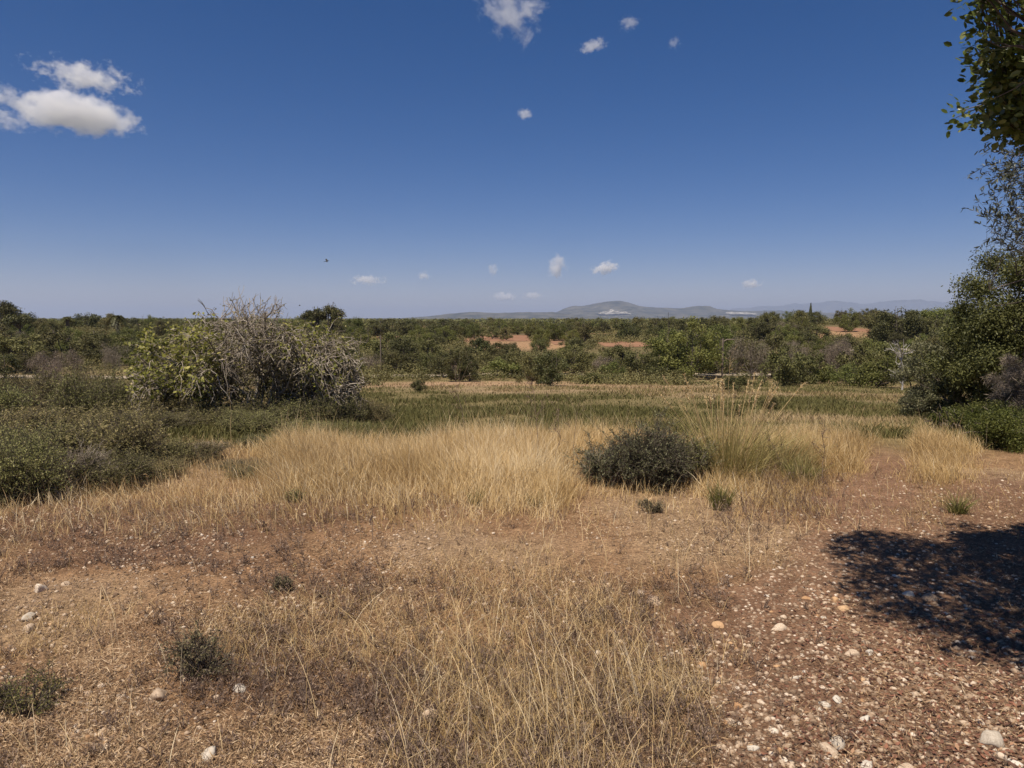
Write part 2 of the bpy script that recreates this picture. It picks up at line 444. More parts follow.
# ------------------------------------------------------------------ ground sheet
def axis_lines(a, b, step, lim, g):
    c = list(np.arange(a, b + 1e-6, step))
    s, v = step, b
    while v < lim[1]: s *= g; v += s; c.append(v)
    s, v = step, a; lo = []
    while v > lim[0]: s *= g; v -= s; lo.append(v)
    return np.array(lo[::-1] + c)
xs = axis_lines(-6.5, 6.5, .035, (-45000, 45000), 1.11)
ys = axis_lines(2.0, 12.5, .035, (-45000, 45000), 1.085)
X, Y = np.meshgrid(xs, ys)
Z = H(X, Y)
V = np.stack([X, Y, Z], -1).reshape(-1, 3)
I = np.arange(len(V)).reshape(X.shape)
f = np.stack([I[:-1, :-1], I[:-1, 1:], I[1:, 1:], I[1:, :-1]], -1).reshape(-1, 4)
me = make_mesh('ground', V, [f], tint=ground_tint(X.ravel(), Y.ravel()))
tag(link('ground', me, M['ground'], smooth=True), kind='structure')
# path: fine cells cut where the bare ground begins
xs2 = xs[(xs > .2) & (xs < 6.4)]; ys2 = ys[(ys >= 1.99) & (ys < 12.4)]
X, Y = np.meshgrid(xs2, ys2)
V = np.stack([X, Y, H(X, Y) + .003], -1).reshape(-1, 3)
pm = path_mask(X, Y)
I = np.arange(len(V)).reshape(X.shape)
keep = (pm[:-1, :-1] > .5) & (pm[1:, 1:] > .5)
f = np.stack([I[:-1, :-1], I[:-1, 1:], I[1:, 1:], I[1:, :-1]], -1)[keep]
used = np.unique(f); mp = np.zeros(len(V), int); mp[used] = np.arange(len(used))
me = make_mesh('path', V[used], [mp[f]], tint=ground_tint(X.ravel()[used], Y.ravel()[used]))
tag(link('path', me, M['ground'], smooth=True), kind='structure')

def draped(name, x0, x1, y0, y1, mat, fn=None, nx=40, ny=10, lift=.03):
    X, Y = np.meshgrid(np.linspace(0, 1, nx), np.linspace(0, 1, ny))
    xx = x0 + (x1 - x0) * X; yy = y0 + (y1 - y0) * Y
    if fn: yy = yy + fn(xx)
    edge = (fbm(xx * .2, yy * .2, 7, 3) - .5) * (y1 - y0) * .2
    yy = yy + edge * np.abs(2 * Y - 1)
    zz = H(xx, yy) + lift
    I = np.arange(nx * ny).reshape(ny, nx)
    f = np.stack([I[:-1, :-1], I[:-1, 1:], I[1:, 1:], I[1:, :-1]], -1).reshape(-1, 4)
    me = make_mesh(name, np.stack([xx, yy, zz], -1).reshape(-1, 3), [f])
    return tag(link(name, me, mat, smooth=True), kind='structure')
draped('track', -45, 60, 63, 66.2, M['track'], lambda x: 1.2 * np.sin(x * .06), 160, 4, .05)
# red earth fields: (px0, px1, py_near, py_far)
FIELDS = [(468, 529, 341.5, 335.5), (602, 646, 347, 343), (828, 868, 334, 327), (370, 398, 339.5, 337), (552, 564, 345, 341.5)]
FD = []
for a, b, n_, f_ in FIELDS:
    xa, ya = hit([a, b], [n_, n_]); xb, yb = hit([a, b], [f_, f_])
    y0 = float(ya.mean()); y1 = float(yb.mean())
    s0 = y0 * .5 + y1 * .5
    x0, _, _ = at(a, s0); x1, _, _ = at(b, s0)
    draped('red_field', x0, x1, y0, y1 + 4, M['red'], None, 30, 30, .06)
    FD.append((a, b, min(n_, f_), max(n_, f_), y0))

# ------------------------------------------------------------------ far mountains
def ridge(name, prof, dist, depth, mat, seed, kind='structure'):
    """prof: list of (px, py) of the skyline; a real ridge with front and back slopes"""
    px = np.linspace(prof[0][0], prof[-1][0], 220)
    py = np.interp(px, [p[0] for p in prof], [p[1] for p in prof])
    xx, _, zz = ray(px, py, dist)
    base = -5.
    t = np.linspace(-1, 1, 41)
    Xg = np.broadcast_to(xx, (41, 220)); Tg = np.broadcast_to(t[:, None], (41, 220))
    Yg = dist + Tg * depth
    sh = np.clip(1 - np.abs(Tg), 0, 1) ** .8
    rough = (fbm(Xg / 450, Yg / 450, seed, 5) - .5)
    Zg = base + (zz[None] - base) * sh * (1 + rough * 1.1 * np.abs(Tg) ** .5 * (1 - np.abs(Tg)) * 2)
    Zg = Zg + rough * 45 * sh
    V = np.stack([Xg, Yg, Zg], -1).reshape(-1, 3)
    I = np.arange(len(V)).reshape(41, 220)
    f = np.stack([I[:-1, :-1], I[:-1, 1:], I[1:, 1:], I[1:, :-1]], -1).reshape(-1, 4)
    return tag(link(name, make_mesh(name, V, [f]), mat, smooth=True), kind=kind), (xx, zz)
ridge('hills', [(395, 319), (430, 315.5), (445, 313.5), (480, 312), (500, 313.2), (530, 312), (545, 313.5), (570, 315), (610, 316), (660, 317), (770, 318.5)], 8200, 700, M['mount'], 3)
m_, mp_ = ridge('mountain', [(470, 319), (520, 315.5), (555, 313), (565, 308.5), (575, 306.5), (590, 306), (600, 303.5), (612, 302), (620, 300.6), (628, 302), (640, 306), (655, 306.8), (680, 307.8), (705, 308.6), (740, 310.5), (790, 312.5), (860, 314), (960, 316), (1060, 318)], 10500, 1500, M['mount'], 8)
ridge('far_mountains', [(700, 318), (735, 309), (760, 306.5), (790, 305), (812, 303), (830, 302.2), (850, 303.5), (870, 303.8), (890, 300.8), (905, 299.8), (925, 301.5), (950, 304), (990, 305), (1040, 303), (1100, 307), (1180, 318)], 27000, 2500, M['mount'], 21)

# pale quarry face cut into the mountain's near slope
def quarry(px0, px1, pyt, pyb, dist, seed):
    n = 60
    px = np.linspace(px0, px1, n)
    u = np.linspace(0, 1, n)
    top = pyt + (fbm(u * 7, u * 0, seed, 3) - .4) * (pyb - pyt) * 1.3 + ((2 * u - 1) ** 4) * (pyb - pyt) * .8
    bot = pyb + (fbm(u * 9, u * 0 + 4, seed, 3) - .5) * (pyb - pyt) * .5
    rows = []
    for t in np.linspace(0, 1, 6):
        py = np.minimum(top, bot) * (1 - t) + bot * t
        xx, _, zz = ray(px, py, dist - 260 * t + 60 * np.floor(t * 3) / 3)
        rows.append(np.stack([xx, np.broadcast_to(dist - 260 * t, xx.shape), zz], -1))
    V = np.array(rows); V = V.reshape(-1, 3)
    back = V.copy(); back[:, 1] += 300
    I = np.arange(6 * n).reshape(6, n); J = I + 6 * n
    q = lambda K: np.stack([K[:-1, :-1], K[:-1, 1:], K[1:, 1:], K[1:, :-1]], -1).reshape(-1, 4)
    edge = np.concatenate([np.stack([I[0, :-1], J[0, :-1], J[0, 1:], I[0, 1:]], -1), np.stack([I[-1, 1:], J[-1, 1:], J[-1, :-1], I[-1, :-1]], -1)])
    tag(link('quarry', make_mesh('quarry', np.concatenate([V, back]), [q(I), q(J), edge]), M['quarry'], smooth=True), kind='structure')
quarry(598, 633, 310.0, 314.0, 9450, 5)
quarry(730, 756, 312.3, 314.2, 9450, 9)

# ------------------------------------------------------------------ clouds
def cloud_mat(seed, thr, dens, stretch, fw=.3):
    m, n, out = mat_new('cloud_vapour')
    tc = n.nodes.new('ShaderNodeTexCoord')
    mp = n.nodes.new('ShaderNodeMapping'); mp.inputs['Location'].default_value = (seed * 3.7, seed * 1.3, seed); mp.inputs['Scale'].default_value = stretch
    n.links.new(tc.outputs['Object'], mp.inputs[0])
    t = n.nodes.new('ShaderNodeTexNoise'); t.inputs['Scale'].default_value = 2.4; t.inputs['Detail'].default_value = 8; t.inputs['Roughness'].default_value = .6
    n.links.new(mp.outputs[0], t.inputs[0])
    ln = n.nodes.new('ShaderNodeVectorMath'); ln.operation = 'LENGTH'; n.links.new(tc.outputs['Object'], ln.inputs[0])
    A = .9 + (.5 - fw) * 6.0; c0 = .62 - (.5 - fw) * .5
    d = math_(n, 'ADD', math_(n, 'MULTIPLY', math_(n, 'SUBTRACT', t.outputs[0], .5), A), math_(n, 'SUBTRACT', c0, ln.outputs['Value']))
    d = math_(n, 'MULTIPLY', math_(n, 'MAXIMUM', d, 0.0), dens * .45)
    d = math_(n, 'MINIMUM', d, dens * .12)
    v = n.nodes.new('ShaderNodeVolumePrincipled'); v.inputs['Color'].default_value = (1, 1, 1, 1); v.inputs['Anisotropy'].default_value = .0
    n.links.new(d, v.inputs['Density'])
    n.links.new(v.outputs[0], out.inputs['Volume'])
    return m
import bmesh
bm = bmesh.new(); bmesh.ops.create_icosphere(bm, subdivisions=3, radius=1.0)
for v in bm.verts:
    k = 1 + .10 * math.sin(v.co.x * 5 + 1) * math.cos(v.co.y * 4) + .06 * math.sin(v.co.z * 9); v.co *= k
cl_base = bpy.data.meshes.new('cloud'); bm.to_mesh(cl_base); bm.free()
CL = [  # px, py, w px, h px, altitude, threshold, density, label, tilt, edge weight
    (72, 113, 112, 36, 1300, .56, .09, 'large bright white cloud with flat ragged underside at upper left of the sky', 4, .40),
    (84, 77, 84, 26, 1400, .52, .07, 'thin wispy cloud just above the large bright white cloud', 4, .22),
    (6, 120, 44, 20, 1300, .50, .04, 'faint wisp trailing off the left tip of the large bright cloud', 5, .22),
    (506, 12, 62, 44, 1700, .52, .045, 'torn wispy cloud cut by the top edge of the sky', 40, .17),
    (530, 8, 34, 26, 1700, .50, .05, 'small feathery cloud at the top edge, right beside the torn one', 0, .25),
    (528, 38, 14, 26, 1700, .50, .05, 'thin trailing wisp hanging below the torn cloud at the top', 30, .25),
    (593, 46, 30, 14, 1500, .50, .10, 'small slanted white cloud right of the torn cloud at the top', -14, .35),
    (629, 23, 20, 16, 1600, .50, .08, 'faint puff up and right of the small slanted cloud', 0, .28),
    (674, 43, 14, 12, 1500, .50, .07, 'tiny faint puff right of the small slanted cloud', 0, .28),
    (525, 114, 18, 12, 1300, .48, .12, 'tiny rounded white cloud alone in the middle of the sky', 0, .4),
    (557, 267, 22, 26, 1000, .50, .04, 'upright puffy cloud above the left end of the mountain', 0, .35),
    (605, 268, 32, 14, 1000, .49, .04, 'small flat white cloud above the mountain summit', -10, .35),
    (493, 270, 12, 14, 1000, .50, .03, 'small round puff left of the upright puffy cloud', 0, .35),
    (424, 276, 14, 10, 1000, .50, .03, 'small faint puff left of the small round puff', 0, .3),
    (504, 297, 28, 10, 900, .48, .03, 'low white cloud close to the horizon left of the mountain', 0, .35),
    (532, 296, 22, 9, 900, .49, .025, 'low faint cloud close to the horizon, nearest the mountain', 0, .35),
    (751, 284, 20, 10, 950, .49, .035, 'small white cloud alone above the right end of the mountain', 0, .35),
    (367, 280, 36, 12, 950, .52, .02, 'faint smear of cloud low above the twiggy fig tree and pines', 0, .25),
]
for i, (px, py, w, h, alt, thr, dens, lab, tilt, fw) in enumerate(CL):
    x1, _, z1 = ray(px, py, 1.0)
    Yd = (alt - CZ) / (z1 - CZ)
    x, _, z = ray(px, py, Yd)
    dist = math.sqrt(x * x + Yd * Yd)
    me = cl_base.copy()
    rx = w / F * dist * .5 * 1.45; rz = h / F * dist * .5 * 1.45
    asp = max(.4, rx / max(rz, 1))
    o = link('cloud', me, cloud_mat(i + 1, thr, dens * (1.3 if alt > 1100 else 2.6), (max(1, asp * .75), 1.2, 1), fw), loc=(float(x), float(Yd), float(z)))
    o.scale = (rx, rx * .6, rz)
    o.rotation_euler = (0, RAD(tilt), -math.atan2(float(x), Yd))
    tag(o, lab, 'cloud', 'clouds in the blue sky')

# haze
m, n, out = mat_new('haze_air')
v = n.nodes.new('ShaderNodeVolumePrincipled')
v.inputs['Color'].default_value = (.64, .75, 1.0, 1); v.inputs['Density'].default_value = 6.8e-5; v.inputs['Anisotropy'].default_value = .2
n.links.new(v.outputs[0], out.inputs['Volume'])
hb = 46000
bz0, bz1 = float(H(0, 0)) - 12, 520
V = [(sx * hb, sy * hb, z) for z in (bz0, bz1) for sy in (-1, 1) for sx in (-1, 1)]
me = make_mesh('haze', V, [np.array([[0, 2, 3, 1], [4, 5, 7, 6], [0, 1, 5, 4], [2, 6, 7, 3], [0, 4, 6, 2], [1, 3, 7, 5]])])
tag(link('haze', me, m), kind='stuff', label='pale blue haze fading the far plain and mountains', cat='haze')

# ------------------------------------------------------------------ tree and shrub builders
def crown_tree(name, seed, Ht, R, trunk_h, nclump, nleaf, lsize, lasp, mat, shape='round', rc=(.28, .5), trunk_r=.11, vert=1.0):
    """trunk + limbs (one mesh) and a crown of leaf clumps (one mesh); returns (trunk_mesh, crown_mesh)"""
    r = np.random.default_rng(seed)
    c = rdir(r, nclump * 3)
    c = c[c[:, 2] > (-.75 if shape == 'round' else -.05)][:nclump]
    n = len(c)
    rad = (.45 + .5 * r.random(n) ** .6)
    lob = 1 + .30 * np.sin(np.arctan2(c[:, 1], c[:, 0]) * 3 + seed) * np.cos(c[:, 2] * 3 + seed)
    ch = (Ht - trunk_h) * .5
    C = np.stack([c[:, 0] * R * rad * lob, c[:, 1] * R * rad * lob, trunk_h + ch + c[:, 2] * ch * rad * (1 + .15 * r.normal(size=n)) * vert], 1)
    C[:, 2] = np.maximum(C[:, 2], trunk_h * .6 + .1)
    if trunk_h < .5: C[:, 2] = np.where(r.random(n) < .25, C[:, 2] * .45, C[:, 2])
    # crown
    mb = MB()
    w = r.dirichlet(np.full(n, 4.0)); ci = r.choice(n, nleaf, p=w)
    rr = (rc[0] + (rc[1] - rc[0]) * r.random(n)) * R / 1.8
    d = rdir(r, nleaf); q = r.random(nleaf) ** .45
    off = d * (rr[ci] * q)[:, None] * np.array([1, 1, .8])
    P = C[ci] + off + r.normal(size=(nleaf, 3)) * .05 * R
    N = nrm(d * .9 + rdir(r, nleaf) * .9 + np.array([0, 0, .25]))
    var = np.clip(.5 + .22 * r.normal(size=nleaf) + .18 * (r.random(n)[ci] - .5), 0, 1)
    P[:, 2] = np.maximum(P[:, 2], .03)
    leaves(mb, P, N, lsize * (.6 + .8 * r.random(nleaf)), lasp, r, var)
    cm = mb.mesh(name + '_crown')
    # trunk and limbs
    mb = MB()
    k = min(n, 12)
    lean = np.array([[.12 * r.normal(), .12 * r.normal(), 0]])
    T = curves(np.array([[0, 0, -.15]]), np.array([[0, 0, 1.]]), np.array([trunk_h + .25]), lean, 6, r, .015)
    tubes(mb, T, trunk_r * 1.25, trunk_r * .8, 7, np.array([.5]))
    st = np.repeat(T[:, -2], k, 0); end = C[r.choice(n, k, replace=False)]
    d = end - st; L = np.linalg.norm(d, axis=1)
    B = curves(st, nrm(d * np.array([1, 1, .6])), L, end - st - nrm(d * np.array([1, 1, .6])) * L[:, None], 6, r, .02)
    tubes(mb, B, trunk_r * .55, trunk_r * .16, 5, r.random(k))
    tw, _ = sub(r, B, 60, .4, .6, R * .35, (0, 0, .1), 4)
    tubes(mb, tw, trunk_r * .16, .008, 3, r.random(60))
    return mb.mesh(name + '_trunk'), cm

def shrub(name, seed, Wd, Ht, nst, nsub, nsub2, nleaf, lsize, lasp, upright=.5, droop=0., stem_r=.006, spread=.5, tip=.0, dry=0.):
    """stems rising and branching from a base; leaves along the twigs. returns (stems_mesh, foliage_mesh)"""
    r = np.random.default_rng(seed)
    az = r.random(nst) * 6.283; el = np.clip(r.normal(upright, .25, nst), .05, 1)
    rad = (1 - el)
    out = np.stack([np.cos(az), np.sin(az), 0 * az], 1)
    st = out * (r.random(nst) ** .7 * Wd * .22)[:, None]; st[:, 2] = -.02
    tip_ = out * (Wd * .5 * (.35 + .6 * r.random(nst)))[:, None]
    tip_[:, 2] = Ht * (.55 + .45 * r.random(nst)) * (1 - .70 * (np.linalg.norm(tip_[:, :2], axis=1) / (Wd * .5)) ** 2)
    d = tip_ - st; L = np.linalg.norm(d, axis=1)
    d0 = nrm(d * np.array([.7, .7, 1.3]))
    S_ = curves(st, d0, L, d - d0 * L[:, None], 6, r, .025)
    A, _ = sub(r, S_, nsub, .2, spread, Ht * .35, (0, 0, Ht * (.10 - droop)), 4, .04)
    B, _ = sub(r, A, nsub2, .2, spread, Ht * .22, (0, 0, Ht * (.06 - droop)), 4, .05)
    for Q in (A, B): Q[..., 2] = np.maximum(Q[..., 2], .015)
    mb = MB()
    tubes(mb, S_, stem_r * 1.6, stem_r * .7, 4, r.random(nst)); tubes(mb, A, stem_r * .7, stem_r * .4, 3, r.random(nsub)); tubes(mb, B, stem_r * .42, stem_r * .22, 3, r.random(nsub2))
    sm = mb.mesh(name + '_stems')
    mb = MB()
    P, T, i = along(r, np.concatenate([A, B]), nleaf, tip)
    D = nrm(T * .7 + rdir(r, nleaf) * .8 + np.array([0, 0, .2])); N = nrm(rdir(r, nleaf) + np.array([0, 0, .5]))
    var = np.clip(.45 + .2 * r.normal(size=nleaf) + .35 * (r.random(len(A) + len(B))[i] - .5), 0, 1)
    leaves(mb, P, N, lsize * (.6 + .8 * r.random(nleaf)), lasp, r, var, D)
    return sm, mb.mesh(name + '_foliage')

def thing(name, label, cat, loc, rz, sc, parts, group=None):
    t = empty(name, loc, rz, sc, label, cat, group)
    for pn, me, mt in parts:
        o = bpy.data.objects.new(pn, me); COL.objects.link(o); o.parent = t
        if not me.materials: me.materials.append(mt)
        CH.setdefault(t.name, []).append(o)
    return t

# prototypes for the plain
PROT = {}
def prot(key, name, mat, n, **kw):
    PROT[key] = [(name, mat, crown_tree(key, 100 + sum(map(ord, key)) + i, mat=mat, **kw)) for i in range(n)]
prot('olive', 'olive_tree', 'olive', 4, Ht=3.6, R=1.9, trunk_h=.35, nclump=44, nleaf=8000, lsize=.15, lasp=.5)
prot('dark', 'evergreen_tree', 'dark', 4, Ht=3.6, R=1.8, trunk_h=.2, nclump=44, nleaf=7500, lsize=.14, lasp=.6, rc=(.35, .6))
prot('bright', 'almond_tree', 'bright', 3, Ht=3.6, R=1.9, trunk_h=.25, nclump=54, nleaf=11500, lsize=.12, lasp=.55, rc=(.3, .5))
prot('bush', 'bush', 'olive', 3, Ht=1.6, R=1.4, trunk_h=.15, nclump=26, nleaf=4500, lsize=.12, lasp=.5, rc=(.35, .6), trunk_r=.05)
prot('dbush', 'bush', 'dark', 3, Ht=1.6, R=1.3, trunk_h=.12, nclump=26, nleaf=4500, lsize=.12, lasp=.5, rc=(.35, .6), trunk_r=.05)
prot('gbush', 'bush', 'bright', 2, Ht=1.4, R=1.4, trunk_h=.1, nclump=24, nleaf=4500, lsize=.11, lasp=.5, rc=(.35, .6), trunk_r=.05)
prot('dry', 'dry_bush', 'dry', 2, Ht=2.0, R=1.6, trunk_h=.2, nclump=30, nleaf=6000, lsize=.13, lasp=.14, rc=(.35, .6), trunk_r=.05)
PH = dict(olive=3.6, dark=3.6, bright=3.6, bush=1.6, dbush=1.6, gbush=1.4, dry=2.0)
PR = dict(olive=1.9, dark=1.8, bright=1.9, bush=1.4, dbush=1.3, gbush=1.4, dry=1.6)

FIRST = {}
ADJ = dict(olive='grey-green olive', dark='dark evergreen', bright='bright green tree', bush='grey-green bush', dbush='dark bush', gbush='green bush', dry='purplish-grey bush')
CAT = dict(olive='tree', dark='tree', bright='tree', bush='bush', dbush='bush', gbush='bush', dry='bush')
placed = []      # (px, Y, key, root)
def plant(key, px, Y, Htop, wid=None, vi=None, label=None, group=None):
    """Htop: height in metres; wid: crown width in metres"""
    x, y, z = at(px, Y)
    vi = int(rng.integers(0, 99)) if vi is None else vi
    vi %= len(PROT[key]); name, mt, (tm, cm) = PROT[key][vi]
    sz = Htop / PH[key]; sx = sz if wid is None else wid / (2 * PR[key])
    sc = (sx, sx, sz)
    rz = rng.random() * 6.283
    if (key, vi) not in FIRST:
        FIRST[(key, vi)] = t = thing(name, label or 'tmp', CAT[key], (x, y, z), rz, sc, [('trunk' if CAT[key] == 'tree' else 'stems', tm, M['bark']), ('crown' if CAT[key] == 'tree' else 'foliage', cm, M[mt])], group)
    else:
        t = copy_tree(FIRST[(key, vi)], (x, y, z), rz, sc, label or 'tmp', group)
        if group is None and 'group' in t: del t['group']
    placed.append([px, Y, key, t, label])
    return t
def P_(key, px, w, ytop, ybase=None, Y=None, **kw):
    if Y is None: Y = float(hit([px], [ybase])[1][0])
    x, y, z = at(px, Y)
    # height so that the crown's top reaches ytop
    dz = (CZ - (ray(px, ytop, Y)[2]))
    top = CZ - dz
    return plant(key, px, Y, max(.4, (top - z) * 1.0), w / F * Y, **kw)

# front row behind the meadow and feature bushes, from left to right: key, px, width px, top y, base y
ROW = [
 ('olive', 18, 60, 335, 372), ('dry', 62, 40, 350, 384), ('olive', 60, 55, 332, 366), ('dry', 45, 34, 352, 386), ('olive', 100, 50, 333, 362), ('bright', 132, 44, 330, 358),
 ('olive', 155, 44, 334, 362), ('dry', 118, 34, 344, 366), ('dark', 405, 34, 336, 366), ('olive', 392, 40, 332, 362), ('olive', 428, 34, 340, 366),
 ('bush', 398, 36, 350, 373), ('bush', 432, 30, 352, 374), ('dark', 456, 27, 350, 382), ('dark', 470, 22, 360, 382), ('gbush', 505, 50, 360, 377), ('dbush', 478, 34, 338, 358), ('olive', 500, 36, 343, 362),
 ('bush', 518, 34, 352, 376), ('dark', 550, 34, 350, 386), ('bush', 532, 30, 356, 384), ('dbush', 420, 20, 380, 392), ('bush', 487, 24, 352, 368),
 ('olive', 575, 40, 344, 374), ('dry', 604, 26, 356, 376), ('bush', 590, 24, 372, 384), ('gbush', 612, 30, 362, 380), ('bush', 605, 26, 374, 384), ('dark', 640, 36, 350, 379), ('olive', 622, 44, 346, 375),
 ('bright', 690, 66, 322, 378), ('bright', 668, 46, 330, 376), ('bright', 716, 44, 326, 374), ('dbush', 652, 30, 366, 380), ('bush', 672, 26, 366, 379),
 ('dry', 752, 50, 338, 380), ('olive', 772, 44, 336, 378), ('olive', 742, 36, 332, 372), ('dbush', 738, 34, 374, 392), ('dry', 800, 40, 344, 382), ('bush', 784, 50, 350, 386),
 ('bush', 812, 40, 354, 384), ('dry', 842, 36, 338, 378), ('dry', 836, 30, 344, 377), ('bush', 862, 44, 348, 384), ('gbush', 878, 60, 358, 388), ('gbush', 850, 40, 362, 386), ('bush', 892, 50, 346, 382), ('bush', 916, 46, 344, 382),
 ('gbush', 824, 34, 362, 384), ('bush', 795, 34, 366, 385),
 ('dark', 895, 44, 308, 348), ('dark', 880, 32, 313, 346), ('dark', 908, 30, 311, 346), ('dry', 790, 34, 322, 342), ('olive', 815, 34, 324, 342), ('olive', 775, 34, 322, 344), ('olive', 935, 40, 318, 346), ('bright', 930, 50, 308, 338), ('bright', 955, 50, 308, 336),
 ('bush', 770, 18, 395, 412), ('bush', 735, 22, 404, 422),
]
for k_, px, w_, yt, yb in ROW:
    P_(k_, px, w_, yt, yb)
occ = [(float(t.location.x), float(t.location.y)) for _, _, _, t, _ in placed]
nfront = len(placed)
# the orchards beyond: rows of things thinning with distance
rt = np.random.default_rng(5)
cnt = 0
for lo, hi, n, keys, pr in ((62, 85, 95, ['olive', 'dark', 'bright', 'bush', 'dbush', 'dry'], [.32, .1, .14, .22, .12, .10]),
                            (85, 130, 95, ['olive', 'dark', 'bright', 'bush', 'dry'], [.42, .14, .26, .12, .06]),
                            (130, 215, 125, ['olive', 'dark', 'bright'], [.46, .18, .36]),
                            (215, 330, 110, ['olive', 'dark', 'bright'], [.42, .24, .34])):
    tries = 0; k0 = 0
    while k0 < n and tries < n * 30:
        tries += 1
        Yt = math.sqrt(rt.random() * (hi ** 2 - lo ** 2) + lo ** 2); px = rt.uniform(-25, 1049)
        x, y, z = at(px, Yt)
        mind = 2.6 if Yt < 130 else 3.6
        if any((x - a) ** 2 + (y - b) ** 2 < mind ** 2 for a, b in occ[-400:]): continue
        key = rt.choice(keys, p=np.array(pr) / sum(pr))
        if Yt < 85: ht = rt.uniform(1.5, 3.3)
        elif Yt < 130: ht = rt.uniform(2.3, 3.8)
        else: ht = rt.uniform(2.9, 5.0)
        if key in ('bush', 'dbush', 'dry'): ht = rt.uniform(1.1, 2.2)
        if Yt < 75 and px < 160: ht *= .8
        if Yt > 200 and px < 30: ht *= 1.3
        # screen extent, to leave the open views of the fields, the far plain and the mountain
        wpx = ht * .5 * F / Yt; top = proj(x, y, z + ht)[1]; bot = proj(x, y, z)[1]
        if any(px + wpx > a and px - wpx < b and top < f_ - .5 and bot > n_ + .5 and Yt < yd for a, b, n_, f_, yd in [(a, b, min(n1, f1), max(n1, f1), yd) for a, b, n1, f1, yd in FD]): continue
        if top < 317.0 and 160 < px < 760: ht *= .86
        if Yt < 72 and 62.3 < y < 67: continue
        if Yt < 82 and px < 128 and rt.random() < .65: continue
        plant(str(key), px, Yt, ht, ht * rt.uniform(.95, 1.45)); occ.append((x, y)); k0 += 1
# beyond 330 m: a far wood that reads as one mass
def far_wood():
    mb = MB(); r = np.random.default_rng(77)
    n = 2600
    Yf = 330 * np.exp(r.random(n) * 1.9); px = r.uniform(-60, 1084, n)
    x = (px - 512) / F * Yf; z = H(x, Yf)
    ht = r.uniform(2.8, 4.6, n); R = ht * r.uniform(.5, .8, n)
    m = 70
    c = rdir(r, n * m).reshape(n, m, 3)
    Pp = np.stack([x[:, None] + c[..., 0] * R[:, None], Yf[:, None] + c[..., 1] * R[:, None], z[:, None] + ht[:, None] * (.5 + .48 * c[..., 2])], -1).reshape(-1, 3)
    N = nrm(c.reshape(-1, 3) + rdir(r, n * m) * .6)
    var = np.clip(np.repeat(r.random(n), m) * .7 + .3 * r.random(n * m), 0, 1)
    leaves(mb, Pp, N, np.repeat(ht * .24, m), .9, r, var)
    o = link('distant_wood', mb.mesh('distant_wood'), M['olive'])
    tag(o, 'far belt of low orchard trees thinning into the hazy plain', 'wood', kind='stuff')
far_wood()
def scrub():
    mb = MB(); r = np.random.default_rng(78); n = 13000
    Yf = 46 * (300. / 46) ** (r.random(n) ** .8); px = r.uniform(-60, 1084, n)
    x = (px - 512) / F * Yf
    keep = (np.abs(Yf - 64.6 - 1.2 * np.sin(x * .06)) > 2.0) & (fbm(x * .05, Yf * .05, 123, 3) > .36)
    keep &= ~((px < 135) & (Yf < 80) & (fbm(x * .12, Yf * .12, 223, 2) < .62))
    keep &= ~((Yf < 60) & (fbm(x * .13, Yf * .2, 323, 3) < .5 + .12 * ((px > 400) & (px < 560))))
    z = H(x, Yf)
    for (a, b, n1, f1), fd in zip(FIELDS, FD):
        sx, syb = proj(x, Yf, z); _, syt = proj(x, Yf, z + 1.2)
        m = 1.2 * F / Yf
        keep &= ~((sx + m > a) & (sx - m < b) & (syt < n1) & (syb > f1))
    x, Yf, z = x[keep], Yf[keep], z[keep]; n = len(x)
    ht = r.uniform(.35, 1.2, n) * (.5 + Yf / 150); R = r.uniform(.5, 1.4, n) * (.6 + Yf / 200); m = 96
    c = rdir(r, n * m).reshape(n, m, 3); c[..., 2] = np.abs(c[..., 2])
    q = .6 + .45 * r.random((n, m))
    c[..., 2] *= .7 + .6 * r.random((n, m))
    Pp = np.stack([x[:, None] + c[..., 0] * R[:, None] * q, Yf[:, None] + c[..., 1] * R[:, None] * q, z[:, None] + ht[:, None] * c[..., 2] * q], -1).reshape(-1, 3)
    var = np.clip(np.repeat(r.random(n), m) * .7 + .35 * r.random(n * m), 0, 1)
    leaves(mb, Pp, nrm(c.reshape(-1, 3) + rdir(r, n * m) * .7), np.repeat(.06 + Yf * .0014, m), .6, r, var)
    tag(link('scrub', mb.mesh('scrub'), M['olive']), 'low olive-green scrub filling the plain between the trees', 'scrub', kind='stuff')
scrub()

# labels of the plain's trees: by look, by what they stand behind, then by order
LM = [(-40, 60, 'left skyline end'), (60, 128, 'by the palm'), (128, 215, 'behind fig tree, left half'), (215, 300, 'behind fig tree, right half'), (300, 362, 'below the two pines'),
      (362, 412, 'near the short post'), (412, 460, 'left of long red field'), (460, 535, 'by long red field'), (535, 596, 'left of the mountain'), (596, 655, 'below the quarry'),
      (655, 712, 'left of the tall pole'), (712, 765, 'by the tall pole'), (765, 822, 'below the cypress'), (822, 875, 'by right red field'), (875, 925, 'by big dark tree'), (925, 1070, 'at the right edge')]
def rowname(Y):
    return 'at the meadow edge' if Y < 57 else 'beyond the track' if Y < 84 else 'in mid-plain' if Y < 130 else 'in far orchard' if Y < 215 else 'on the skyline'
ORD = ['leftmost', 'second from left', 'third from left', 'fourth from left', 'fifth from left', 'sixth from left', 'seventh from left', 'eighth from left']
grp = {}
for q in placed:
    if q[4]: continue
    lm = next(c for a, b, c in LM if a <= q[0] < b)
    grp.setdefault(f'{ADJ[q[2]]} {rowname(q[1])}, {lm}', []).append(q)
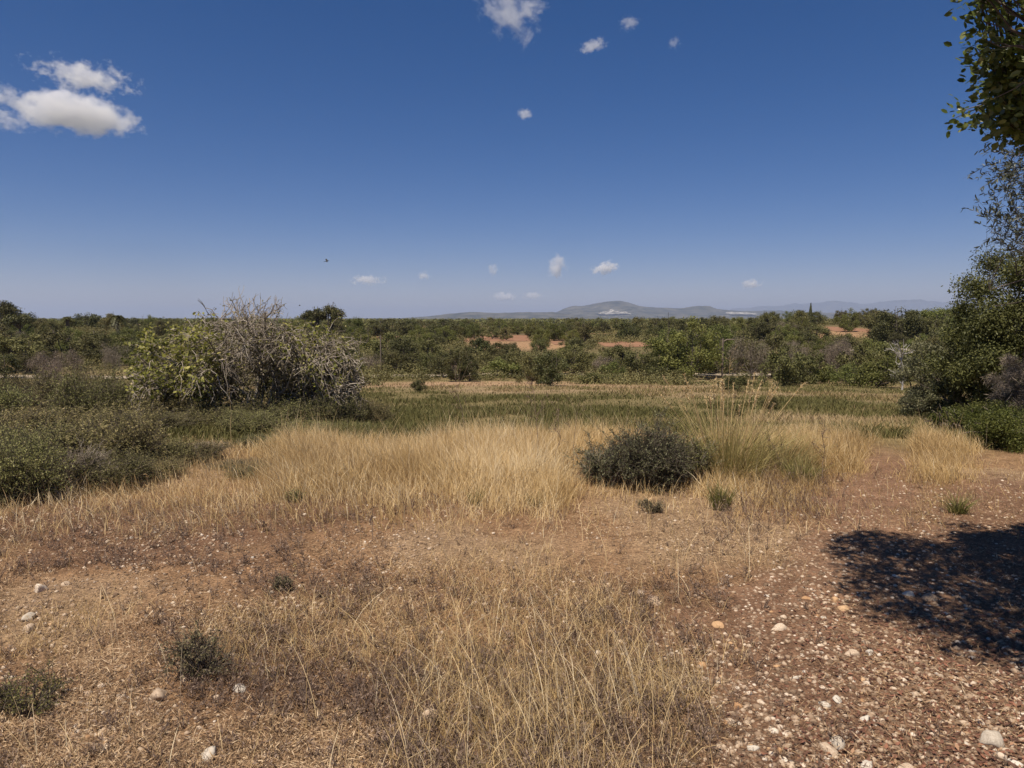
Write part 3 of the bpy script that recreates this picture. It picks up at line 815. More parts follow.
for base, qs in grp.items():
    qs.sort(key=lambda q: q[0])
    for i, q in enumerate(qs):
        q[3]['label'] = base if len(qs) == 1 else f'{base}, {ORD[i] if i < 7 else "rightmost"}'
        q[3]['group'] = 'trees and bushes of the plain'
        if len(qs) > 1 and i == len(qs) - 1 and i < 7: q[3]['label'] = f'{base}, rightmost'

# ------------------------------------------------------------------ single trees of the skyline
def pine(px, ytop, Y, w, label):
    x, y, z = at(px, Y); top = float(ray(px, ytop, Y)[2])
    tm, cm = crown_tree('pine', int(px), Ht=top - z, R=w / F * Y / 2, trunk_h=(top - z) * .62, nclump=22, nleaf=3200, lsize=.34, lasp=.35, mat='dark', shape='flat', rc=(.5, .8), trunk_r=.2, vert=1.)
    thing('pine_tree', label, 'tree', (x, y, z), 0, 1, [('trunk', tm, M['bark']), ('crown', cm, M['dark'])], 'umbrella pines behind the fig tree')
pine(316, 310, 120, 22, 'dark umbrella pine on the skyline just left of its lower twin')
pine(331, 308, 120, 26, 'tall dark umbrella pine on the skyline, right of the pair')
pine(4, 304, 130, 26, 'dark pine rising at the very left end of the skyline')
pine(20, 316, 130, 26, 'lower dark pine beside the one at the left end of the skyline')
def cypress():
    Y = 185.; x, y, z = at(810, Y); top = float(ray(810, 304, Y)[2]); h = top - z
    r = np.random.default_rng(3); n = 2600
    t = r.random(n); prof = .55 * np.sin(np.clip(t, .02, 1) ** .55 * np.pi) + .12
    az = r.random(n) * 6.283; rr = prof * r.random(n) ** .3
    Pp = np.stack([np.cos(az) * rr, np.sin(az) * rr, .4 + t * (h - .4)], 1)
    mb = MB(); leaves(mb, Pp, nrm(np.stack([np.cos(az), np.sin(az), .5 + 0 * az], 1) + rdir(r, n) * .4), .38, .4, r, r.random(n) * .5, np.tile([[0, 0, 1.]], (n, 1)))
    tb = MB(); tubes(tb, np.array([[[0, 0, -.1], [0, 0, h * .3], [0.02, 0, h * .9]]]), .12, .03, 6)
    thing('cypress_tree', 'slender dark cypress standing up alone from the right skyline', 'tree', (x, y, z), 0, 1, [('trunk', tb.mesh('cypress_trunk'), M['bark']), ('crown', mb.mesh('cypress_crown'), M['dark'])])
cypress()
def palm(px, ytop, Y, R, label, seed):
    x, y, z = at(px, Y); top = float(ray(px, ytop, Y)[2]); h = top - z - R * .55
    r = np.random.default_rng(seed)
    tb = MB(); tubes(tb, np.array([[[0, 0, -.1], [.05, 0, h * .5], [.0, 0, h]]]), .28, .22, 8)
    nf = 30; az = r.random(nf) * 6.283; el = r.uniform(-.2, 1.3, nf)
    d = np.stack([np.cos(az) * np.cos(el), np.sin(az) * np.cos(el), np.sin(el)], 1)
    Fp = curves(np.tile([[0, 0, h]], (nf, 1)), d, np.full(nf, R), np.tile([[0, 0, -R * .55]], (nf, 1)), 8)
    mb = MB(); tubes(mb, Fp, .03, .01, 3, r.random(nf))
    Pq, T, _ = along(r, Fp, 1500, .12)
    side = nrm(np.cross(T, [0, 0, 1.])) * np.where(r.random(1500) < .5, -1, 1)[:, None]
    leaves(mb, Pq, nrm(np.cross(T, side)), R * .3, .12, r, r.random(1500), nrm(side + T * .6 + [0, 0, -.4]))
    thing('palm_tree', label, 'tree', (x, y, z), 0, 1, [('trunk', tb.mesh('palm_trunk'), M['bark']), ('fronds', mb.mesh('palm_fronds'), M['dark'])], 'palms on the left skyline')
palm(119, 311.5, 105, 1.7, 'spiky date palm standing above the trees on the left skyline', 1)
palm(69, 315, 110, 1.2, 'dark narrow palm with upswept fronds, left of the taller date palm', 2)

# posts, shed, wall
def pole(px, ytop, ybase, rad, arm, label):
    Y = float(hit([px], [ybase])[1][0]); x, y, z = at(px, Y); h = float(ray(px, ytop, Y)[2]) - z
    mb = MB(); tubes(mb, np.array([[[0, 0, -.2], [.01, 0, h * .5], [-.01, 0, h]]]), rad, rad * .85, 8)
    ps = [('shaft', mb.mesh('shaft'), M['wood'])]
    if arm:
        mb = MB(); tubes(mb, np.array([[[0, 0, h * .90], [.35, 0, h * .96], [arm, 0, h * .96]]]), rad * .6, rad * .5, 6)
        ps.append(('arm', mb.mesh('arm'), M['wood']))
    thing('wooden_pole', label, 'pole', (x, y, z), 0, 1, ps)
pole(722, 338, 377, .10, .95, 'weathered grey pole with a short side arm, before the leafy trees')
pole(381, 335, 372, .07, 0, 'thin wooden post among bushes right of the fig tree')
def drywall(px0, px1, Y, hgt, label, seed):
    r = np.random.default_rng(seed); mb = MB()
    x0 = at(px0, Y)[0]; x1 = at(px1, Y)[0]; xx = x0
    n = int((x1 - x0) / .45 * 3)
    for i in range(n):
        x = x0 + (i // 3 + r.random() * .5) * .45; row = i % 3
        y = Y + r.normal() * .05; z = float(H(x, y)) + hgt * (row + .5) / 3 - .03
        s_ = np.array([.5 + .3 * r.random(), .45, hgt / 3 * 1.12]) * .5
        c = np.array([(a, b, d) for d in (-1, 1) for b in (-1, 1) for a in (-1, 1)]) * s_ * (1 + .15 * r.normal(size=(8, 3)))
        mb.add(c + [x, y, z], [np.array([[0, 2, 3, 1], [4, 5, 7, 6], [0, 1, 5, 4], [2, 6, 7, 3], [0, 4, 6, 2], [1, 3, 7, 5]])], np.full(8, r.random()))
    tag(link('dry_stone_wall', mb.mesh('dry_stone_wall'), M['wallstone']), label, 'wall')
drywall(822, 925, 88, 1.35, 'low pale dry stone wall showing above the scrub at right', 4)

# bleached dead sapling by the right scrub
def sapling():
    Y = float(hit([902], [391])[1][0]); x, y, z = at(902, Y); h = float(ray(902, 353, Y)[2]) - z
    r = np.random.default_rng(9)
    T = curves(np.array([[0, 0, -.05]]), np.array([[.05, 0, 1.]]), np.array([h]), np.array([[-.1, 0, 0]]), 6, r, .02)
    A, _ = sub(r, T, 18, .15, .55, h * .38, (0, 0, .15), 5, .05); B, _ = sub(r, A, 60, .2, .5, h * .16, (0, 0, .05), 4, .06)
    mb = MB(); tubes(mb, T, .05, .015, 5); tm = mb.mesh('sapling_trunk'); mb = MB(); tubes(mb, A, .026, .012, 4, r.random(18)); tubes(mb, B, .016, .008, 3, r.random(60))
    thing('dead_sapling', 'bleached leafless sapling with pale forked twigs beside the dark round bush', 'tree', (x, y, z), 0, 1, [('trunk', tm, M['white_bark']), ('branches', mb.mesh('sapling_branches'), M['white_bark'])])
sapling()
def bird():
    x, y, z = ray(327, 261, 60.)
    mb = MB()
    t = np.linspace(0, 2 * np.pi, 9)[:-1]
    rings = []
    for u, rr in ((-.16, .005), (-.1, .03), (0, .045), (.08, .035), (.12, .022), (.16, .004)):
        rings.append(np.stack([np.full(8, u), np.cos(t) * rr, np.sin(t) * rr], 1))
    V = np.concatenate(rings); I = np.arange(48).reshape(6, 8)
    mb.add(V, [np.stack([I[:-1], np.roll(I[:-1], -1, 1), np.roll(I[1:], -1, 1), I[1:]], -1).reshape(-1, 4)])
    for s_ in (-1, 1):
        w = [(.06, s_ * .03, .01), (.05, s_ * .16, .07), (-.03, s_ * .30, .05), (-.09, s_ * .16, .06), (-.06, s_ * .03, .005)]
        top = np.array(w); mb.add(np.concatenate([top, top + [0, 0, .008]]), [np.array([[0, 1, 3, 4], [5, 9, 8, 6]]), np.array([[1, 2, 3], [6, 8, 7]])])
    mb.add([(-.14, -.01, 0), (-.26, -.05, 0), (-.26, .05, 0), (-.14, .01, 0), (-.14, 0, .01), (-.25, 0, .012)], [np.array([[0, 1, 2, 3]]), np.array([[4, 5, 1], [4, 2, 5]])])
    o = link('bird', mb.mesh('bird'), M['feather'], loc=(float(x), float(y), float(z))); o.rotation_euler = (RAD(35), RAD(-15), RAD(15))
    tag(o, 'tiny dark bird flying in the open sky above the fig tree', 'bird')
bird()

# ------------------------------------------------------------------ near ground cover
r = np.random.default_rng(21)
def gold_density(px, py, x, y):
    """0..1: how densely tall golden grass stands on a ground point"""
    n = fbm(x * .9, y * .9, 201, 4) - .5; n2 = fbm(x * 3, y * 3, 202, 3) - .5
    lo = np.interp(px, [0, 150, 250, 300, 560, 590, 690, 720, 860, 885, 960, 1000], [440, 455, 500, 508, 506, 462, 462, 498, 500, 478, 482, 440])
    d = 1 - ss(-32, 26, py - lo + n * 95)
    left = np.interp(py, [420, 450, 510], [330, 300, 262])
    d = d * ss(-35, 35, px - left + n * 130)
    d = d * (1 - ss(905, 985, px + n * 110))
    # thin trail through the grass
    tr = np.interp(py, [425, 450, 480, 510], [905, 893, 880, 868])
    d = d * (1 - .8 * (1 - ss(6, 26, np.abs(px - tr))) * (py > 432))
    d = d * (1 - ss(9.0, 10.3, y + n * 1.5) * (1 - .65 * ss(700, 800, px)))
    d = d * (1 - path_mask(x, y) * (.95 - .6 * ss(8.6, 10.2, y)))
    # fades to brown forbs in front of the pale clump
    d = d * (1 - .6 * ss(690, 720, px) * (1 - ss(850, 870, px)) * ss(462, 485, py))
    d = d + .19 * np.exp(-((py - 488) / 42) ** 2) * (1 - ss(240, 330, px)) * (.2 + 1.6 * (n + .5)) + .05 * np.exp(-((py - 505) / 35) ** 2)
    return np.clip(d * (1 + n2 * .8), 0, 1)

def golden():
    mb = MB()
    n = 360000
    x = r.uniform(-4.2, 7.0, n); y = r.uniform(5.3, 12.2, n)
    z = H(x, y); px, py = proj(x, y, z)
    k = r.random(n) < gold_density(px, py, x, y)
    k &= ~((y > 9.6) & (r.random(n) < .45))
    gd = gold_density(px, py, x, y)
    x, y, z, px, py, gd = (a[k] for a in (x, y, z, px, py, gd)); n = len(x)
    patch = fbm(x * 1.1, y * 1.1, 205, 3)
    h = (.16 + .24 * r.random(n) ** 1.3) * (.75 + .6 * patch)
    h *= (1 - .6 * ss(8.8, 10.0, y)) * (.30 + .75 * gd ** .8) * (.75 + .5 * vn(x * 4, y * 4, 88)); dd_ = 1 - gd
    az = r.normal(.4, 1.3, n) + fbm(x * .7, y * .7, 207, 2) * 4
    var = np.clip(.45 + .22 * r.normal(size=n) + (patch - .5) * .9 + .10 * (px < 560), 0, 1)
    blades(mb, np.stack([x, y, z - .01], 1), h, .0028 + .0035 * r.random(n), .15 + .75 * r.random(n) ** 1.3, az, r, var, 3)
    # sparse seed stalks above the mass
    m = 5000; i = r.integers(0, n, m)
    B = np.stack([x[i] + r.normal(size=m) * .03, y[i] + r.normal(size=m) * .03, z[i]], 1)
    blades(mb, B, h[i] * 1.5 + .06, np.full(m, .003), .15 + .4 * r.random(m), az[i] + r.normal(size=m), r, np.clip(.7 + .2 * r.normal(size=m), 0, 1), 3)
    tag(link('golden_grass', mb.mesh('golden_grass'), M['golden']), 'tall dry golden grass in a band across the slope', 'grass', kind='stuff')
golden()

def meadow():
    mb = MB(); n = 420000
    py = 377 + 69 * r.random(n) ** .8; px = r.uniform(-60, 1084, n)
    Y = 12 + 0 * px
    u = (px - 512) / F; v = (384 - py) / F; dy = cp + v * sp; k = -(-sp + v * cp) / dy
    for _ in range(14): Y = .5 * Y + .5 * np.clip((CZ - H(u / dy * Y, Y)) / np.maximum(k, .02), 6, 64)
    x = u / dy * Y + r.normal(size=n) * .25; y = Y + r.normal(size=n) * .02 * Y
    ok = (y > 8.8) & (y < 61.5); x, y, px, py = x[ok], y[ok], px[ok], py[ok]
    nz = fbm(x * .5, y * .35, 301, 4); n2 = fbm(x * .12, y * .16, 31, 3)
    keep = r.random(len(x)) < np.clip(.45 + (nz - .5) * 2.6, .10, 1)
    tan = ss(34, 40, y) * (1 - ss(60, 66, y)) * ss(.42, .55, fbm(x * .07, y * .12, 55, 3) + .12 * ss(10, -2, np.abs(x + 1.5))) * np.exp(-((x + 3) / 10) ** 2)
    keep &= (path_mask(x, y) < .4) | (y > 9.8)
    keep &= (px > 250) | (y > 12) | (r.random(len(x)) < .4)
    keep &= r.random(len(x)) > tan * .25
    x, y, nz, n2, tan, px = x[keep], y[keep], nz[keep], n2[keep], tan[keep], px[keep]; n = len(x)
    z = H(x, y)
    h = (.06 + .16 * r.random(n) ** 1.5) * (.45 + 1.1 * nz)
    dryp = ss(.50, .62, n2) * .35 + tan * .55 + ss(700, 850, px) * (1 - ss(900, 940, px)) * (y < 17) * .45 * ss(.4, .6, nz)
    var = np.clip(.18 + .22 * r.random(n) + (nz - .5) * .5 + dryp + .12 * r.normal(size=n), 0, 1)
    blades(mb, np.stack([x, y, z - .01], 1), h, .006 + .0009 * y, .3 + .5 * r.random(n), r.random(n) * 6.28, r, var, 2)
    tag(link('meadow_grass', mb.mesh('meadow_grass'), M['meadow']), 'low olive-green weeds and grass covering the meadow', 'grass', kind='stuff')
meadow()

def near_points(n, y0=462, y1=800, p=1.0):
    py = y0 + (y1 - y0) * r.random(n) ** p; px = r.uniform(-80, 1104, n)
    x, y = hit_near(px, py)
    x = x + r.normal(size=n) * .02; y = y + r.normal(size=n) * .02
    return x, y, H(x, y), px, py
def litter():
    mb = MB(); n = 520000
    x, y, z, px, py = near_points(n)
    pm = path_mask(x, y); pa = fbm(x * 1.6, y * 1.6, 401, 4); pb = fbm(x * .8, y * .8, 71, 4)
    keep = r.random(n) < .82 * np.clip((1.0 - .85 * pm) * (.34 + 1.6 * ss(.38, .62, pa)), 0, 1)
    x, y, z, pa, pb, pm = (a[keep] for a in (x, y, z, pa, pb, pm)); n = len(x)
    L = .010 + .048 * r.random(n) ** 2.4
    el = np.abs(r.normal(0, .38, n)); az = r.random(n) * 6.283
    D = np.stack([np.cos(az) * np.cos(el), np.sin(az) * np.cos(el), np.sin(el)], 1)
    B = np.stack([x, y, z + .002 + .018 * r.random(n) ** 2], 1)
    N = nrm(rdir(r, n) * .6 + np.array([0, 0, .8]))
    dark = ss(.5, .66, pb)
    var = np.clip(.44 + .28 * r.normal(size=n) - .26 * dark + (pa - .5) * .5 - .1 * pm, 0, 1)
    leaves(mb, B, N, L, np.clip(.0026 / L, .05, .45) * (.7 + .9 * r.random(n)), r, var, D)
    tag(link('dry_litter', mb.mesh('dry_litter'), M['litter']), 'broken straw and dead plant bits matted over the slope', 'litter', kind='stuff')
litter()
def short_grass():
    mb = MB(); n = 170000
    x, y, z, px, py = near_points(n, 462, 800, 1.1)
    pm = path_mask(x, y); a = fbm(x * 1.1, y * 1.1, 501, 4); b = fbm(x * 5, y * 5, 502, 2)
    gold = ss(400, 470, px) * (1 - ss(700, 800, px)) * .12
    keep = r.random(n) < np.clip((1 - pm * 1.05) * (ss(.42, .62, a) + gold * .8) * (.3 + 1.1 * b) * .62, 0, .9)
    x, y, z, a, px, py = (q[keep] for q in (x, y, z, a, px, py)); n = len(x)
    h = .025 + .10 * r.random(n) ** 2 * (1 + a)
    blades(mb, np.stack([x, y, z - .004], 1), h, .0016 + .0016 * r.random(n), .3 + .9 * r.random(n), r.random(n) * 6.28, r, np.clip(.55 + .22 * r.normal(size=n), 0, 1), 2)
    # tall thin stalks, mostly centre right
    m = 7500
    x, y, z, px, py = near_points(m, 505, 800, .8)
    w = np.exp(-((px - 500) / 110) ** 2 - ((py - 700) / 80) ** 2) + np.exp(-((px - 725) / 60) ** 2 - ((py - 575) / 60) ** 2) * 1.1 + np.exp(-((px - 620) / 120) ** 2 - ((py - 690) / 100) ** 2) * .7 + .07 + .25 * np.exp(-((py - 525) / 22) ** 2)
    k = r.random(m) < .75 * w * (1 - path_mask(x, y)) * (.3 + 1.3 * fbm(x * 3, y * 3, 503, 2))
    x, y, z = x[k], y[k], z[k]; m = len(x)
    h = .12 + .26 * r.random(m) ** 1.4
    blades(mb, np.stack([x, y, z - .004], 1), h, .0018 + .002 * r.random(m), .15 + .75 * r.random(m) ** 1.3, r.normal(2.6, 1.1, m), r, np.clip(.72 + .2 * r.normal(size=m), 0, 1), 5)
    tag(link('dry_grass', mb.mesh('dry_grass'), M['golden']), 'short straw-coloured grass and thin stalks on the near slope', 'grass', kind='stuff')
short_grass()
def forbs():
    """brown brittle low weeds"""
    mb = MB(); n = 9500
    x, y, z, px, py = near_points(n, 466, 800, .8)
    pb = fbm(x * .8, y * .8, 71, 4); a = fbm(x * 2, y * 2, 601, 3)
    zone = np.exp(-((px - 775) / 80) ** 2 - ((py - 502) / 36) ** 2) * 1.4
    k = r.random(n) < np.clip(ss(.46, .6, pb) * (.2 + 1.2 * a) * .6 + zone + .06, 0, 1) * (1 - path_mask(x, y) * .95)
    x, y, z, zone = x[k], y[k], z[k], zone[k]; n = len(x)
    h = (.04 + .07 * r.random(n)) * (1 + 1.6 * np.clip(zone, 0, 1))
    m = 5; B = np.repeat(np.stack([x, y, z - .005], 1), m, 0); hh = np.repeat(h, m)
    S_ = curves(B, nrm(rdir(r, n * m) * .7 + np.array([0, 0, 1.])), hh, rdir(r, n * m) * .3 * hh[:, None], 3, r, .05)
    tubes(mb, S_, .0013, .0008, 3, np.clip(.5 + .25 * r.normal(size=n * m), 0, 1))
    q = n * 26
    Pp, T, i = along(r, S_, q, .2)
    D = nrm(T * .6 + rdir(r, q))
    leaves(mb, Pp, nrm(rdir(r, q)), .010 + .016 * r.random(q), .22, r, np.clip(.5 + .28 * r.normal(size=q), 0, 1), D)
    tag(link('dry_weeds', mb.mesh('dry_weeds'), M['brown']), 'brittle brown dead weeds scattered over the slope', 'weeds', kind='stuff')
forbs()

# ------------------------------------------------------------------ stones
def rock_mesh(seed, sub_=2, flat=.55):
    rr = np.random.default_rng(seed)
    bm = bmesh.new(); bmesh.ops.create_icosphere(bm, subdivisions=sub_, radius=1)
    V = np.array([v.co[:] for v in bm.verts]); F_ = np.array([[v.index for v in f.verts] for f in bm.faces]); bm.free()
    for _ in range(13):      # chop with random planes so that it looks broken
        d = nrm(rr.normal(size=3)); lim = rr.uniform(.55, .8); t = V @ d
        V = V - np.outer(np.maximum(t - lim, 0), d)
    V = V * 1.2
    if sub_ > 2: V = V * (1 + .22 * (fbm(V[:, 0] * 1.7 + V[:, 2] * 1.1 + seed, V[:, 1] * 1.7 - V[:, 2] * .8, seed, 4) - .5) + .10 * (fbm(V[:, 0] * 6 + V[:, 2] * 3, V[:, 1] * 6 + V[:, 2] * 4, seed + 5, 2) - .5))[:, None]
    V += (rr.random(V.shape) - .5) * (.06 if sub_ < 3 else .025)
    V *= np.array([1, rr.uniform(.65, .95), flat * rr.uniform(.8, 1.2)])
    return V, F_
def pebbles():
    mb = MB(); base = [rock_mesh(900 + i, 1, .6) for i in range(14)]
    n = 60000
    x, y, z, px, py = near_points(n, 474, 800, .9)
    pm = path_mask(x, y)
    pt = fbm(x * 1.3, y * 1.3, 701, 3); px_ = px
    lightp = np.exp(-((px - 95) / 60) ** 2 - ((py - 720) / 40) ** 2) + np.exp(-((px - 150) / 110) ** 2 - ((py - 545) / 40) ** 2) * .8 + np.exp(-((px - 380) / 90) ** 2 - ((py - 590) / 40) ** 2) * .3 + np.exp(-((px - 950) / 90) ** 2 - ((py - 500) / 26) ** 2) * .9 + np.exp(-((px - 555) / 40) ** 2 - ((py - 590) / 16) ** 2) * .8
    k = r.random(n) < np.clip(pm * (.15 + pt * 1.3) + lightp * .8 + ss(.58, .68, pt) * .6 + .10, 0, 1)
    x, y, z, pm = x[k], y[k], z[k], pm[k]; n = len(x)
    s = .004 + .013 * r.random(n) ** 2.4 + .008 * (r.random(n) < .05)
    which = r.integers(0, 14, n); az = r.random(n) * 6.283
    for b in range(14):
        i = np.where(which == b)[0]; V, F_ = base[b]
        c, sn = np.cos(az[i])[:, None], np.sin(az[i])[:, None]
        W_ = np.stack([V[None, :, 0] * c - V[None, :, 1] * sn, V[None, :, 0] * sn + V[None, :, 1] * c, np.broadcast_to(V[None, :, 2], (len(i), len(V)))], -1) * s[i][:, None, None]
        W_ = W_ + np.stack([x[i], y[i], z[i] + s[i] * .12], -1)[:, None]
        Fi = (F_[None] + (np.arange(len(i)) * len(V))[:, None, None]).reshape(-1, 3)
        mb.add(W_.reshape(-1, 3), [Fi], np.repeat(np.clip(r.normal(.42, .36, len(i)), 0, 1), len(V)))
    tag(link('gravel', mb.mesh('gravel'), M['stone']), 'loose pale pebbles strewn over the path and slope', 'gravel', kind='stuff')
pebbles()
ROCKS = []
for i in range(10):
    V, F_ = rock_mesh(300 + i, 3, .6)
    ROCKS.append(make_mesh('stone', V, [F_], np.full(len(V), .5)))
def stone(px, py, wpx, key, label, group=None, flat=1.0, vi=None):
    x, y = hit_near(np.array([float(px)]), np.array([float(py)])); x, y = float(x[0]), float(y[0]); z = float(H(x, y))
    s = wpx / F * math.hypot(y, 1.5) * .5
    mi = ROCKS[int(r.integers(0, 10)) if vi is None else vi]
    o = bpy.data.objects.new('stone', mi); COL.objects.link(o)
    if not mi.materials: mi.materials.append(M['stone'])
    o.location = (x, y, z + s * .04 * flat); o.scale = (s, s, s * flat)
    o.rotation_euler = (r.normal() * .15, r.normal() * .15, r.random() * 6.28)
    if key != 'stone':
        o.material_slots[0].link = 'OBJECT'; o.material_slots[0].material = M[key]
    tag(o, label, 'stone', group); return o
NAMED = [(991, 742, 26, 'stone_white', 'big flat whitish stone near the lower right corner'), (829, 753, 22, 'stone', 'broad flat beige stone on the path at the bottom edge'),
 (843, 609, 14, 'stone_orange', 'flat orange stone just outside the left edge of the tree shadow'), (718, 627, 14, 'stone_orange', 'chunky orange stone left of the gravelly path'),
 (835, 601, 12, 'stone_orange', 'dull orange stone touching the flat orange one by the shadow'), (779, 629, 15, 'stone', 'pale rounded stone on the path below the shadow tip'),
 (806, 599, 10, 'stone_orange', 'small orange stone left of the flat orange one'), (28, 619, 15, 'stone_white', 'bright white stone on the slope at far left'),
 (30, 630, 14, 'stone', 'grey-beige stone just below the bright white one'), (40, 590, 17, 'stone', 'long low beige stone above the bright white one at far left'), (66, 585, 9, 'stone', 'small tan stone right of the long low one'),
 (209, 757, 20, 'stone_white', 'knobbly white stone at the bottom edge, below the dark weed'), (160, 697, 24, 'stone', 'flat tan stone left of the dark weed'),
 (240, 690, 14, 'stone_white', 'little white stone right of the dark weed'), (825, 706, 12, 'stone_white', 'blocky white stone in the middle of the path'), (838, 702, 13, 'stone_white', 'pale wedge stone touching the blocky white one'),
 (865, 721, 12, 'stone_white', 'whitish stone to the right of the blocky white one'), (739, 707, 12, 'stone_orange', 'rounded orange-tan stone on the left half of the path'), (730, 724, 12, 'stone', 'tan chip below the rounded orange-tan stone'),
 (837, 745, 18, 'stone_white', 'whitish slab directly above the bottom-edge flat stone'), (752, 749, 12, 'stone_white', 'white cobble at the bottom left of the path'), (780, 752, 11, 'stone_orange', 'orange-brown cobble right of the white cobble at the bottom'),
 (702, 667, 12, 'stone_orange', 'orange cobble at the path edge, among straw'), (704, 683, 12, 'stone', 'pale cobble under the orange one at the path edge'), (870, 654, 10, 'stone_white', 'small white stone just below the shadow edge'),
 (851, 655, 14, 'stone', 'flat pale stone left of the small white one by the shadow'), (904, 770, 16, 'stone', 'beige stone cut by the bottom edge right of centre'), (908, 595, 12, 'stone_white', 'pale stone glimmering inside the tree shadow, upper part'),
 (930, 598, 16, 'stone', 'flat tan stone in a fleck of sun inside the shadow'), (432, 720, 26, 'stone', 'half-hidden pale slab among the straw at bottom centre'), (1016, 765, 14, 'stone_white', 'white stone in the very lower right corner'),
 (868, 767, 18, 'stone_white', 'white lump at the bottom edge, left of the beige cut stone'), (655, 603, 16, 'stone', 'pale low stone in the straw right of centre'), (640, 595, 14, 'stone', 'tan low stone left of the pale one in the straw')]
for px, py, w, key, lab in NAMED: stone(px, py, w, key, lab, 'stones on the ground')
REG = [(700, 800, 640, 765, 34, 'small loose stone on the left half of the gravelly path'), (800, 900, 640, 765, 40, 'small loose stone in the middle of the gravelly path'),
       (900, 1024, 705, 768, 20, 'small loose stone in the lower right corner ground'), (60, 140, 700, 765, 26, 'small tan stone in the pale stony patch at lower left'),
       (930, 1020, 480, 520, 12, 'small pale stone on the sunny bare ground at right'), (640, 700, 640, 765, 12, 'small tan stone in the straw left of the path'),
       (100, 260, 520, 570, 22, 'small tan stone on the far left slope below the shrubs'), (840, 1000, 560, 660, 14, 'small stone lying in the dark tree shadow'),
       (440, 530, 495, 540, 8, 'small tan stone in front of the golden grass'), (760, 860, 540, 640, 16, 'small stone where the path narrows beside the shadow'), (0, 60, 620, 700, 8, 'small tan stone near the bright white one at left')]
for a, b, c, d, n, lab in REG:
    for _ in range(n):
        py = r.uniform(c, d)
        stone(r.uniform(a, b), py, r.uniform(3.5, 8.5) * (.55 + .45 * (py - 480) / 280), ['stone', 'stone', 'stone_white', 'stone_orange', 'stone'][r.integers(0, 5)], lab, 'small stones: ' + lab[6:])

def fallen():
    mb = MB(); n = 34000
    x, y, z, px, py = near_points(n, 520, 800, .8)
    w = ss(740, 860, px) * .9 * ss(500, 640, py) + .03
    k = (r.random(n) < w * (.3 + fbm(x * 2, y * 2, 801, 3))) & (path_mask(x, y) > .3); x, y, z = x[k], y[k], z[k]; n = len(x)
    leaves(mb, np.stack([x, y, z + .004 + .006 * r.random(n)], 1), nrm(rdir(r, n) * .45 + np.array([0, 0, 1.])), .014 + .022 * r.random(n), .45, r, np.clip(r.normal(.45, .28, n), 0, 1))
    tag(link('fallen_leaves', mb.mesh('fallen_leaves'), M['redleaf']), 'reddish fallen leaves on the path under the tree', 'leaves', kind='stuff')
fallen()

# ------------------------------------------------------------------ near shrubs and plants
def P3(px, Y): x, y, z = at(px, Y); return (x, y, z)
SH = [shrub('shrub', 40 + i, 1.5, .75, 60, 420, 1900, 24000, .030, .38, upright=.6, spread=.5) for i in range(4)]
SHD = [shrub('shrub', 50 + i, 1.5, .75, 60, 420, 1900, 15000, .026, .25, upright=.75, spread=.35) for i in range(2)]
first = {}
def put_shrub(px, Y, wpx, ytop, label, vi=None, mat='shrub', name='shrub', cat='shrub', group='shrubs on the left slope', depth=1.0):
    x, y, z = P3(px, Y); vi = int(r.integers(0, 4)) if vi is None else vi
    h = float(ray(px, ytop, Y)[2]) - z; w = wpx / F * Y
    hv = 1 + .22 * math.sin(px * 12.9 + Y * 7)
    sc = (w / 1.6, w / 1.6 * depth, h / .52 * hv)
    rz = r.random() * 6.28
    k = (vi, mat)
    if k not in first:
        sm, fm = (SH + SHD)[vi]
        fm = fm if not fm.materials else fm.copy(); 
        if fm.materials: fm.materials.clear()
        sm = sm if not sm.materials else sm.copy()
        if sm.materials: sm.materials.clear()
        first[k] = t = thing(name, label, cat, (x, y, z), rz, sc, [('stems', sm, M['bark'] if mat != 'dry' else M['figbark']), ('foliage', fm, M[mat])], group)
        return t
    t = copy_tree(first[k], (x, y, z), rz, sc, label, group); t.name = name + '.001'; return t
